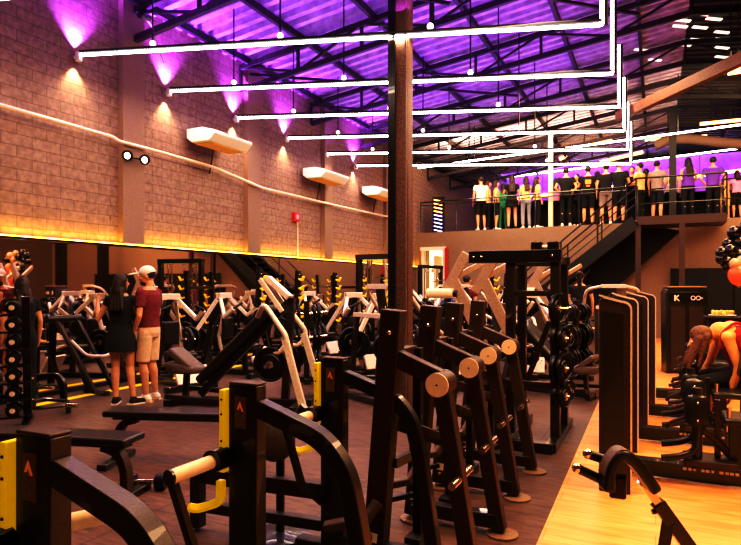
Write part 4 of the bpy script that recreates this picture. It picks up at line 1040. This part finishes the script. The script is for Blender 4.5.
def person(name, loc, rz, label, H=1.72, vox=.014, female=False, top='cloth_black', bottom='cloth_black', bl_='shorts', skin='skin', hair='hairdark',
           hair_len=0, arms=None, legs=None, head_yaw=0, head_tilt=0, shoes='cloth_white', cap=None, sleeve=.5, lean=0, group=None, face=False, beard=False, torso_pts=None, print_col=None):
    t = thing(name, loc, rz, label, 'person', group)
    s = H/1.75
    sw = .165 if female else .19; hw = .095 if female else .09
    S = {}
    J = dict(pelvis=V((0, 0, .96)), chest=V((0, 0, 1.30)), neck=V((0, -.005, 1.49)), head=V((0, .015, 1.645)))
    A_ = arms or {}
    L_arm = A_.get('L', [(-sw-.055, -.01, 1.16), (-sw-.06, .06, .92)]); R_arm = A_.get('R', [(sw+.055, -.01, 1.16), (sw+.06, .06, .92)])
    G_ = legs or {}
    L_leg = G_.get('L', [(-.105, .02, .50), (-.11, -.02, .09), (-.12, .12)]); R_leg = G_.get('R', [(.105, .02, .50), (.115, -.02, .09), (.13, .12)])
    bk = 1.0
    def sc(p_): return V(p_)*s
    W = (.135, .088) if female else (.15, .10)      # waist
    C = (.155, .105) if female else (.175, .115)    # chest
    HP = (.165, .115) if female else (.155, .11)    # hips
    def torso(g, z0, z1, inf):
        rr = [(.84, HP[0]*.8, HP[1]*.85), (.90, HP[0], HP[1]), (.98, HP[0]*.97, HP[1]), (1.08, W[0], W[1]), (1.18, W[0]*1.02, W[1]*1.03), (1.30, C[0], C[1]), (1.40, C[0]*1.02, C[1]*.92), (1.46, C[0]*.72, .072), (1.50, .075, .06)]
        out = []
        for z, a, b__ in rr:
            if z0-.001 <= z <= z1+.001: out.append((sc((0, 0, z)), (a+inf)*s, (b__+inf)*s, 2.3))
        g.loft(out, 24)
    body = MB(); torso(body, .84, 1.50, 0)
    body.cap(sc((0, -.01, 1.46)), sc((0, .005, 1.56)), .052*s, .05*s)
    hd = MB(); hm = Matrix.Rotation(R(head_yaw), 4, 'Z') @ Matrix.Rotation(R(-head_tilt), 4, 'X')
    hc_ = V((0, .015, 1.645)); piv = V((0, 0, 1.55))
    def hp(x, y, z): return sc(piv + hm.to_3x3() @ (hc_ + V((x, y, z)) - piv))
    fa = .93 if female else 1
    body.ell(hp(0, -.008, .02), (.076*s*fa, .095*s, .095*s), rot=hm)
    body.ell(hp(0, .018, -.03), (.060*s*fa, .075*s, .085*s), rot=hm)
    body.cap(hp(0, .058, -.088), hp(0, .045, -.075), .026*s, .03*s)
    body.cap(hp(0, .088, .018), hp(0, .104, -.018), .010*s, .015*s)
    for q in (-1, 1):
        body.ell(hp(q*.076*fa, -.005, -.005), (.012*s, .022*s, .034*s), rot=hm)
        body.ell(hp(q*.034, .075, -.02), (.022*s, .02*s, .02*s), rot=hm)
    body.ell(hp(0, .082, -.052), (.028*s, .014*s, .012*s), rot=hm)
    ft = MB()
    for q, arm in ((-1, L_arm), (1, R_arm)):
        sh = sc((q*sw, 0, 1.415)); el = sc(arm[0]); wr = sc(arm[1])
        r1 = .044 if female else .054
        body.cap(sc((q*sw*.75, 0, 1.40)), sh, .06*s, r1*1.05*s); body.cap(sh, el, r1*s, .036*s)
        fm = el.lerp(wr, .3); body.cap(el, fm, .036*s, .038*s if not female else .033*s); body.cap(fm, wr, .036*s, .024*s)
        fd = (wr-el).normalized()
        if len(arm) > 2: fd = V(arm[2]).normalized()
        inward = V((-q, 0, 0)); n_ = (inward - fd*inward.dot(fd)); n_ = n_.normalized() if n_.length > .2 else V((0, 1, 0))
        thumb = fd.cross(n_).normalized(); thumb = thumb if thumb.y > 0 or (abs(thumb.y) < .1 and thumb.z > 0) else -thumb
        hand(body, wr, fd, n_, thumb, s*(.92 if female else 1), fr=.0085 if vox < .012 else .0125, curl=.55)
    for q, leg in ((-1, L_leg), (1, R_leg)):
        hip = sc((q*hw, 0, .90)); kn = sc(leg[0]); an = sc(leg[1]); toe = V((leg[2][0]*s, leg[2][1]*s, an.z - .06*s))
        body.cap(hip, kn, .088*s if female else .085*s, .056*s); mid = kn.lerp(an, .3) - V((0, .012*s, 0))
        body.cap(kn, mid, .053*s, .057*s); body.cap(mid, an, .055*s, .034*s); 
        body.cap(an-V((0, .02*s, .04*s)), toe, .034*s, .026*s)
    bo = bake(body, 'body', skin, t, vox)
    # top
    g = MB()
    if top:
        torso(g, .90 if bl_ != 'dress' else .84, 1.46, .012)
        for q, arm in ((-1, L_arm), (1, R_arm)):
            sh = sc((q*sw, 0, 1.415)); el = sc(arm[0]); e = sh.lerp(el, sleeve)
            if sleeve > 0:
                g.ell(sh, .068*s if not female else .056*s); g.cyl(sh, e, (.066 if not female else .054)*s, (.062 if not female else .05)*s, seg=18); g.cap(sc((q*sw*.6, 0, 1.41)), sh, .06*s, .06*s)
        if bl_ == 'dress':
            g.loft([(sc((0, 0, .97)), (HP[0]+.012)*s, (HP[1]+.012)*s), (sc((0, 0, .85)), (HP[0]+.03)*s, (HP[1]+.035)*s), (sc((0, 0, .72)), (HP[0]+.035)*s, (HP[1]+.05)*s)], 24)
        to = bake(g, 'dress' if bl_ == 'dress' else 'shirt', top, t, vox)
        if print_col:
            MB().box(sc((0, -C[1]-.018, 1.28)), (.16*s, .006, .13*s)).box(sc((0, -C[1]-.018, 1.16)), (.10*s, .03, .04*s)).build('back_print', print_col, to)
    if bl_ in ('shorts', 'pants'):
        g = MB(); torso(g, .84, .98, .014)
        for q, leg in ((-1, L_leg), (1, R_leg)):
            hip = sc((q*hw, 0, .90)); kn = sc(leg[0]); an = sc(leg[1])
            if bl_ == 'shorts': g.cap(hip, hip.lerp(kn, .3), .096*s, .095*s); g.cyl(hip.lerp(kn, .1), hip.lerp(kn, .93), .098*s, .088*s if not female else .08*s, seg=20)
            else:
                g.cap(hip, kn, .096*s, .066*s); g.cap(kn, kn.lerp(an, .5), .068*s, .064*s); g.cyl(kn.lerp(an, .3), kn.lerp(an, .93), .068*s, .055*s, seg=18)
        bake(g, 'shorts' if bl_ == 'shorts' else 'trousers', bottom, t, vox)
    # shoes
    for q, leg in ((-1, L_leg), (1, R_leg)):
        an = sc(leg[1]); toe = V((leg[2][0]*s, leg[2][1]*s, 0)); g = MB(); z0 = an.z-.09*s
        hl = V((an.x, an.y-.03*s, 0)); dr_ = (toe-hl).normalized(); to_ = toe + dr_*.02
        g.cap(hl+V((0, 0, z0+.045*s)), to_+V((0, 0, z0+.036*s)), .042*s, .036*s); g.cap(hl+V((0, 0, z0+.045*s)), an+V((0, 0, -.01*s)), .046*s, .042*s)
        so = bake(g, 'shoe', shoes, t, max(vox*.8, .007), 3)
        MB().prism([(hl.x-.045*s*dr_.y-.05*s*dr_.x*1, hl.y-.05*s*dr_.y), (hl.x+.045*s*dr_.y, hl.y-.05*s), (to_.x+.042*s, to_.y+.005), (to_.x+.015*s, to_.y+.035*s), (to_.x-.015*s, to_.y+.035*s), (to_.x-.042*s, to_.y+.005)], 'z', z0+.0, z0+.02*s).build('sole', 'cloth_white' if shoes != 'cloth_white' else 'cloth_beige', so)
    # hair
    g = MB()
    if hair:
        g.ell(hp(0, -.022, .035), (.086*s*fa, .096*s, .095*s), rot=hm); 
        if hair_len:
            g.cap(hp(0, -.06, .0), hp(0, -.085, -.12), .075*s, .07*s)
            n0 = hp(0, -.085, -.10); 
            for q in (-.06, -.02, .02, .06): g.cap(n0+V((q*.8*s, 0, 0)), V(((q*1.2)*s, -.115*s-.02, (1.50-hair_len)*s)), .045*s, .024*s)
            for q in (-1, 1): g.cap(hp(q*.062, -.02, .03), hp(q*.07, -.015, -.12), .03*s, .026*s)
        bake(g, 'hair', hair, t, max(.009, vox*.8), 2)
    if beard:
        g = MB(); g.ell(hp(0, .045, -.085), (.052*s, .052*s, .04*s), rot=hm); bake(g, 'beard', hair, t, .008, 2)
    if cap:
        g = MB(); g.ell(hp(0, -.010, .055), (.092*s, .108*s, .085*s), rot=hm)
        c_ = bake(g, 'cap', cap, t, .009, 2)
        g = MB(); g.ell(hp(0, .145, .050), (.070*s, .095*s, .014*s), rot=hm); bake(g, 'cap_peak', cap, c_, .007, 2)
    if face:
        for q in (-1, 1):
            e = MB().ell(hp(q*.033, .083, .012), (.013*s, .009*s, .008*s), rot=hm).build('eye', 'eye', t)
            MB().ell(hp(q*.033, .090, .012), (.005*s, .004*s, .005*s), rot=hm).build('pupil', 'iris', e)
        MB().ell(hp(0, .092, -.052), (.024*s, .009*s, .008*s), rot=hm).build('mouth', 'lip', t)
    return t

# the couple: facing away from the camera, towards the mirror
wp = flr(121, 404); mp_ = flr(149, 401)
person('person', (wp.x, wp.y, 0), 25, 'person with long dark hair in a short black dress, back turned, one hand raised', 1.63, .008, True, 'cloth_black', None, 'dress', 'skin', 'hairdark', .22,
       arms={'L': [(-.30, -.02, 1.15), (-.37, .12, 1.37), (-.05, .1, 1)], 'R': [(.22, .06, 1.17), (.14, .22, 1.05)]},
       legs={'L': [(-.085, .03, .50), (-.06, -.02, .09), (-.09, .12)], 'R': [(.10, .06, .50), (.17, .0, .09), (.27, .06)]},
       head_yaw=-25, shoes='cloth_black', sleeve=0.3)
person('person', (mp_.x, mp_.y, 0), 104, 'person in white cap, dark red T-shirt and pale shorts standing beside the person in black', 1.72, .008, False, 'cloth_maroon', 'cloth_beige', 'shorts', 'skin', 'hairdark', 0,
       arms={'L': [(-.255, -.02, 1.13), (-.20, .10, .90)], 'R': [(.25, .02, 1.13), (.20, .16, .92)]},
       legs={'L': [(-.10, .03, .50), (-.10, -.02, .09), (-.13, .13)], 'R': [(.10, .02, .50), (.10, -.03, .09), (.10, .12)]},
       head_yaw=25, head_tilt=8, shoes='cloth_white', sleeve=.62, cap='cloth_white', beard=True, face=True)

# crowd on the mezzanine
def pose(k_):
    q = k_ % 6
    if q == 0: return {}
    if q == 1: return {'R': [(.26, .04, 1.15), (.12, .24, 1.14)]}
    if q == 2: return {'L': [(-.30, -.06, 1.17), (-.17, .03, .99)], 'R': [(.30, -.06, 1.17), (.17, .03, .99)]}
    if q == 3: return {'L': [(-.26, .06, 1.16), (-.05, .25, 1.20)], 'R': [(.26, .06, 1.16), (.05, .24, 1.15)]}
    if q == 4: return {'L': [(-.26, .08, 1.18), (-.16, .28, 1.32)]}
    return {'R': [(.31, -.02, 1.18), (.18, .10, 1.0)]}
CR = [ # px, depth offset behind the edge, height, rz, top, bottom, legs, hair_len, female, label
 (481, .35, 1.78, 40, 'cloth_white', 'cloth_black', 'shorts', 0, 0, 'white top and black shorts, leftmost of the mezzanine crowd'),
 (488, .55, 1.66, -60, 'cloth_tan', 'cloth_black', 'pants', .25, 1, 'tan top and black leggings, second from the left in the mezzanine crowd'),
 (496, .40, 1.62, -70, 'cloth_tan', 'cloth_black', 'shorts', .28, 1, 'tan top and black shorts, third from left on the mezzanine'),
 (503, 1.0, 1.60, 20, 'cloth_green', 'cloth_green', 'pants', .1, 1, 'green outfit half hidden behind the third person from the left'),
 (512, .35, 1.74, 10, 'cloth_black', None, 'dress', .30, 1, 'long black dress with long dark hair, back turned on the mezzanine'),
 (526, .40, 1.66, 30, 'cloth_tan', 'cloth_denim', 'pants', .22, 1, 'tan top and grey jeans on the mezzanine'),
 (537, .45, 1.62, -60, 'cloth_tan', 'cloth_black', 'pants', .24, 1, 'tan top and black trousers just left of the pale column'),
 (556, .9, 1.60, 0, 'cloth_pink', 'cloth_black', 'pants', .15, 1, 'pink top just right of the pale column'),
 (566, .35, 1.80, 15, 'cloth_black', 'cloth_black', 'pants', 0, 0, 'tall all in black, first large figure right of the pale column'),
 (577, .6, 1.62, 150, 'cloth_black', 'cloth_black', 'pants', .2, 1, 'black clothes with crossed pale arms, facing the hall'),
 (588, .35, 1.78, 0, 'cloth_black', 'cloth_black', 'shorts', 0, 0, 'black T-shirt with an orange print on the back and black shorts'),
 (597, .9, 1.70, 5, 'cloth_black', 'cloth_black', 'shorts', 0, 0, 'black clothes standing behind the person with the orange back print'),
 (606, .35, 1.80, 10, 'cloth_black', 'cloth_gray', 'shorts', 0, 0, 'black T-shirt and grey shorts on the mezzanine'),
 (619, .35, 1.84, -12, 'cloth_black', 'cloth_black', 'shorts', 0, 0, 'black T-shirt and black shorts just left of the stair top'),
 (632, .9, 1.74, 180, 'cloth_black', 'cloth_black', 'pants', 0, 0, 'dark clothes facing the hall behind the stair top'),
 (640, .3, 1.72, 60, 'cloth_tan', 'cloth_black', 'pants', 0, 0, 'beige T-shirt at the top of the stairs'),
 (646, .75, 1.62, 0, 'cloth_black', 'cloth_black', 'pants', .2, 1, 'black clothes and long hair, standing at the left of the landing'),
 (657, .35, 1.74, -30, 'cloth_gray', 'cloth_black', 'shorts', 0, 0, 'grey T-shirt and black shorts behind the landing rail'),
 (671, 1.2, 1.72, 170, 'cloth_white', 'cloth_black', 'pants', 0, 0, 'white shirt beside the dark mezzanine column'),
 (688, .3, 1.74, 25, 'cloth_purple', 'cloth_black', 'pants', .25, 1, 'purple top with long dark hair right of the dark mezzanine column'),
 (713, .35, 1.70, 0, 'cloth_purple', 'cloth_black', 'pants', 0, 0, 'purple T-shirt and black trousers near the landing end'),
 (725, .7, 1.30, 10, 'cloth_tan', 'cloth_tan', 'shorts', 0, 1, 'small figure in yellow clothes at the landing end'),
 (737, .7, 1.35, 10, 'cloth_pink', 'cloth_black', 'shorts', .1, 1, 'small figure in a pink top at the far right of the mezzanine'),
]
for k_, (px, off, H_, rz, tp, bt, lg, hl_, fem, lab) in enumerate(CR):
    # intersect the sight line with the mezzanine edge line, then step back
    u = (px-CX)/F; dx, dy = u*CS-SN, u*SN+CS; sl = (B.y-A.y)/(B.x-A.x)
    d = (A.y+off-sl*A.x)/(dy-sl*dx); p = at(px, 200, d)
    person('person', (p.x, p.y, MZ), rz+rnd.uniform(-8, 8), 'person in '+lab, H_, .014 if d < 19 else .016, bool(fem), tp, bt, lg, 'skin', 'hairdark', hl_, arms=pose(k_), shoes='cloth_white' if k_ % 3 != 1 else 'cloth_black',
           sleeve=.0 if (fem and k_ % 2) else .5, group='crowd on the mezzanine', print_col='orangemark' if px == 588 else None)
# people on the hall floor at the back
for (px, d, H_, rz, tp, hy, lab) in ((446, 12.0, 1.45, 10, 'cloth_blue', 0, 'person in a blue T-shirt in front of the lit doorway behind the roller pad'), (467, 13.0, 1.70, -20, 'cloth_maroon', 0, 'person in a dark red T-shirt behind the pale railed machine'),
                                     (580, 13.0, 1.78, 5, 'cloth_black', 0, 'person in black standing at the foot of the staircase')):
    p = at(px, 300, d); person('person', (p.x, p.y, 0), rz, lab, H_, .014, False, tp, 'cloth_black', 'pants', 'skin', 'hairdark', 0, arms=pose(0))
# person in dark sportswear left, by the mirror
p = at(22, 300, 7.3)
person('person', (p.x, p.y, 0), 70, 'person all in black standing against the mirror left of the couple', 1.60, .012, True, 'cloth_black', 'cloth_black', 'pants', 'skin', 'hairdark', .1, arms=pose(0), shoes='cloth_black')

# the person bending forward at the right, built seated and leaning
def bending():
    global bent
    base = at(736, 300, 5.75); ox, oy = base.x, base.y
    t = thing('person', (ox, oy, .012), 8, 'person with long reddish hair and red top sitting bent forward at the right edge', 'person')
    b = MB()
    hipc = V((.14, .05, .62)); ch = V((-.03, .0, .92)); nk = V((-.17, -.02, .98)); hd = V((-.28, -.03, .90))
    bent = t; t.scale = (1.08,)*3
    b.cap(hipc, hipc.lerp(ch, .5), .15, .125); b.cap(hipc.lerp(ch, .5), ch, .125, .14); b.cap(ch, nk.lerp(ch, .3), .13, .09); b.cap(nk.lerp(ch, .2), hd, .055, .05)
    hm = Matrix.Rotation(R(-115), 4, 'Y')
    b.ell(hd, (.085, .075, .095), rot=(0, -110, 0)); b.ell(hd+V((-.02, -.0, -.06)), (.06, .06, .07)); b.cap(hd+V((-.09, -.0, -.05)), hd+V((-.105, 0, -.07)), .012, .014)
    for q in (-1, 1):
        sh = V((-.10, q*.16, .92)); el = V((-.03 if q < 0 else -.16, q*.20-.0, .68)); wr = V((-.07 if q < 0 else -.28, q*.17, .47+.0*q))
        b.cap(V((-.08, q*.08, .93)), sh, .06, .055); b.cap(sh, el, .05, .036); b.cap(el, wr, .036, .024)
        hand(b, wr, (wr-el).normalized(), (-.6, 0, -.3), (0, -q, .0), .95, .009, .6)
        kn = V((-.30, q*.14, .52)); an = V((-.26, q*.15, .09)); b.cap(hipc+V((-.02, q*.09, -.04)), kn, .09, .06)
        b.cap(kn, kn.lerp(an, .35)+V((.015, 0, 0)), .055, .056); b.cap(kn.lerp(an, .35)+V((.015, 0, 0)), an, .055, .034); b.cap(an+V((.02, 0, -.04)), an+V((-.16, 0, -.06)), .034, .026)
    bake(b, 'body', 'skinwarm', t, .009)
    g = MB(); g.cap(hipc.lerp(ch, .25), hipc.lerp(ch, .6), .145, .14); g.cap(hipc.lerp(ch, .6), ch+V((.02, 0, -.01)), .14, .148)
    tp = bake(g, 'top', 'cloth_red', t, .009)
    for q in (-1, 1): MB().tube(rnd_path([ch+V((.10, q*.10, .09)), ch+V((.0, q*.11, .14)), ch+V((-.12, q*.11, .03)), ch+V((-.10, q*.10, -.09))], .06), .011, 8).build('strap', 'cloth_red', tp)
    g = MB(); g.cap(hipc+V((.02, 0, -.02)), hipc.lerp(ch, .15), .158, .15)
    for q in (-1, 1):
        kn = V((-.30, q*.14, .52)); an = V((-.26, q*.15, .09)); g.cap(hipc+V((-.02, q*.09, -.04)), kn, .10, .066); g.cyl(kn, kn.lerp(an, .85), .066, .045)
    bake(g, 'leggings', 'cloth_black', t, .01)
    g = MB(); g.ell(hd+V((.0, 0, .03)), (.10, .082, .088)); 
    for i in range(9):
        a_ = -.9+1.8*i/8; g.cap(hd+V((-.03, .075*math.sin(a_), .0)), hd+V((-.13-.03*math.sin(i*2.1), .11*math.sin(a_), -.24-.05*math.cos(i*1.7))), .038, .013)
        g.cap(hd+V((.03, .08*math.sin(a_), .02)), hd+V((-.04-.03*math.sin(i*1.3), .10*math.sin(a_), -.24)), .034, .016) if i in (0, 8) else None
    bake(g, 'hair', 'hairred', t, .009, 2)
    for q in (-1, 1):
        e = MB().ell(hd+V((-.085, q*.032, -.03)), (.009, .012, .008)).build('eye', 'eye', t); MB().ell(hd+V((-.092, q*.032, -.032)), (.004, .005, .005)).build('pupil', 'iris', e)
        g = MB().cap((-.22, q*.15, .045), (-.42, q*.15, .036), .042, .036).cap((-.24, q*.15, .05), (-.25, q*.15, .10), .045, .042); bake(g, 'shoe', 'cloth_white', t, .009, 2)
    st_ = thing('workout_stool', (ox+.16, oy+.05, .012), 0, 'black padded stool under the person bending forward', 'stool')
    MB().lathe([(.02, 0), (.19, .0), (.2, .03), (.18, .07), (.02, .075)], (0, 0, .43)).build('seat', 'pad', st_)
    MB().cyl((0, 0, .02), (0, 0, .44), .03).build('pole', 'frame', st_); MB().lathe([(.2, 0), (.2, .02), (.03, .04)]).build('base', 'frame', st_)
bending()

# ------------------------------------------------------------------ lighting
def area(loc, rot, sx, sy, e, col, spread=180):
    ld = bpy.data.lights.new('area', 'AREA'); ld.shape = 'RECTANGLE'; ld.size = sx; ld.size_y = sy; ld.energy = e; ld.color = col; ld.spread = R(spread)
    o = bpy.data.objects.new('area_light', ld); COL.objects.link(o); o.location = loc; o.rotation_euler = [R(a) for a in rot]; return o
W1 = (1, .60, .34)
# purple wash on the roof from above the linear lights
for ly, ry in zip(LY, RY):
    area((-4.0, (ly+ry)/2, 4.85), (180, 0, math.degrees(math.atan2(ry-ly, 6.8))), 6.3, .15, 85, (.36, .07, 1.0), 140)
# white light falling from the linear lights
for ly, ry in zip(LY, RY):
    area((-4.0, (ly+ry)/2, 4.5), (0, 0, math.degrees(math.atan2(ry-ly, 6.8))), 6.5, .12, 68, (1, .76, .56))
# glow above the mirror
area((WX+.07, 9.9, mt+.07), (180, -12, 0), .05, 21, 62, (1, .50, .04), 160)
# warm area lights without fixtures over the timber floor and the machine rows
area((2.5, 4.5, 5.6), (0, 0, 0), 3, 3, 420, W1)
area((2.5, 9.5, 5.6), (0, 0, 0), 3, 3, 420, W1)
area((.5, 13.5, 5.8), (0, 0, 0), 3, 2, 300, W1)
area((-1.6, 3.2, 5.2), (0, 0, 0), 2, 2, 260, W1)  # added overhead so the tops of the near racks catch highlights
area((-4, 17.5, 5.4), (-20, 0, 0), 4, 1.5, 120, W1)
area((5, 14, 5.0), (35, 0, 0), 3, 2, 130, W1)
area((-3.5, 18.0, 5.9), (68, 0, 0), 6, .5, 230, (1, .70, .45))
area((3.0, 16.0, 5.9), (68, 0, 0), 6, .5, 200, (1, .70, .45))
# mezzanine
area((0, 25.2, 6.0), (75, 0, 0), 12, .3, 120, (.42, .12, 1.0))
area((0, 23.5, 5.7), (0, 0, 0), 12, 1, 60, (.8, .5, 1))
w_ = bpy.data.worlds.new('world'); scn.world = w_; w_.use_nodes = True
w_.node_tree.nodes['Background'].inputs[0].default_value = (.10, .06, .05, 1); w_.node_tree.nodes['Background'].inputs[1].default_value = .15

vs = scn.view_settings; vs.view_transform = 'Standard'; vs.look = 'None'; vs.exposure = 0.15; vs.gamma = 1.0
vs.use_curve_mapping = True
cm = vs.curve_mapping; c = cm.curves[3]
c.points.new(.10, .040); c.points.new(.25, .20); c.points.new(.5, .56); c.points.new(.8, .94)
cm.update()
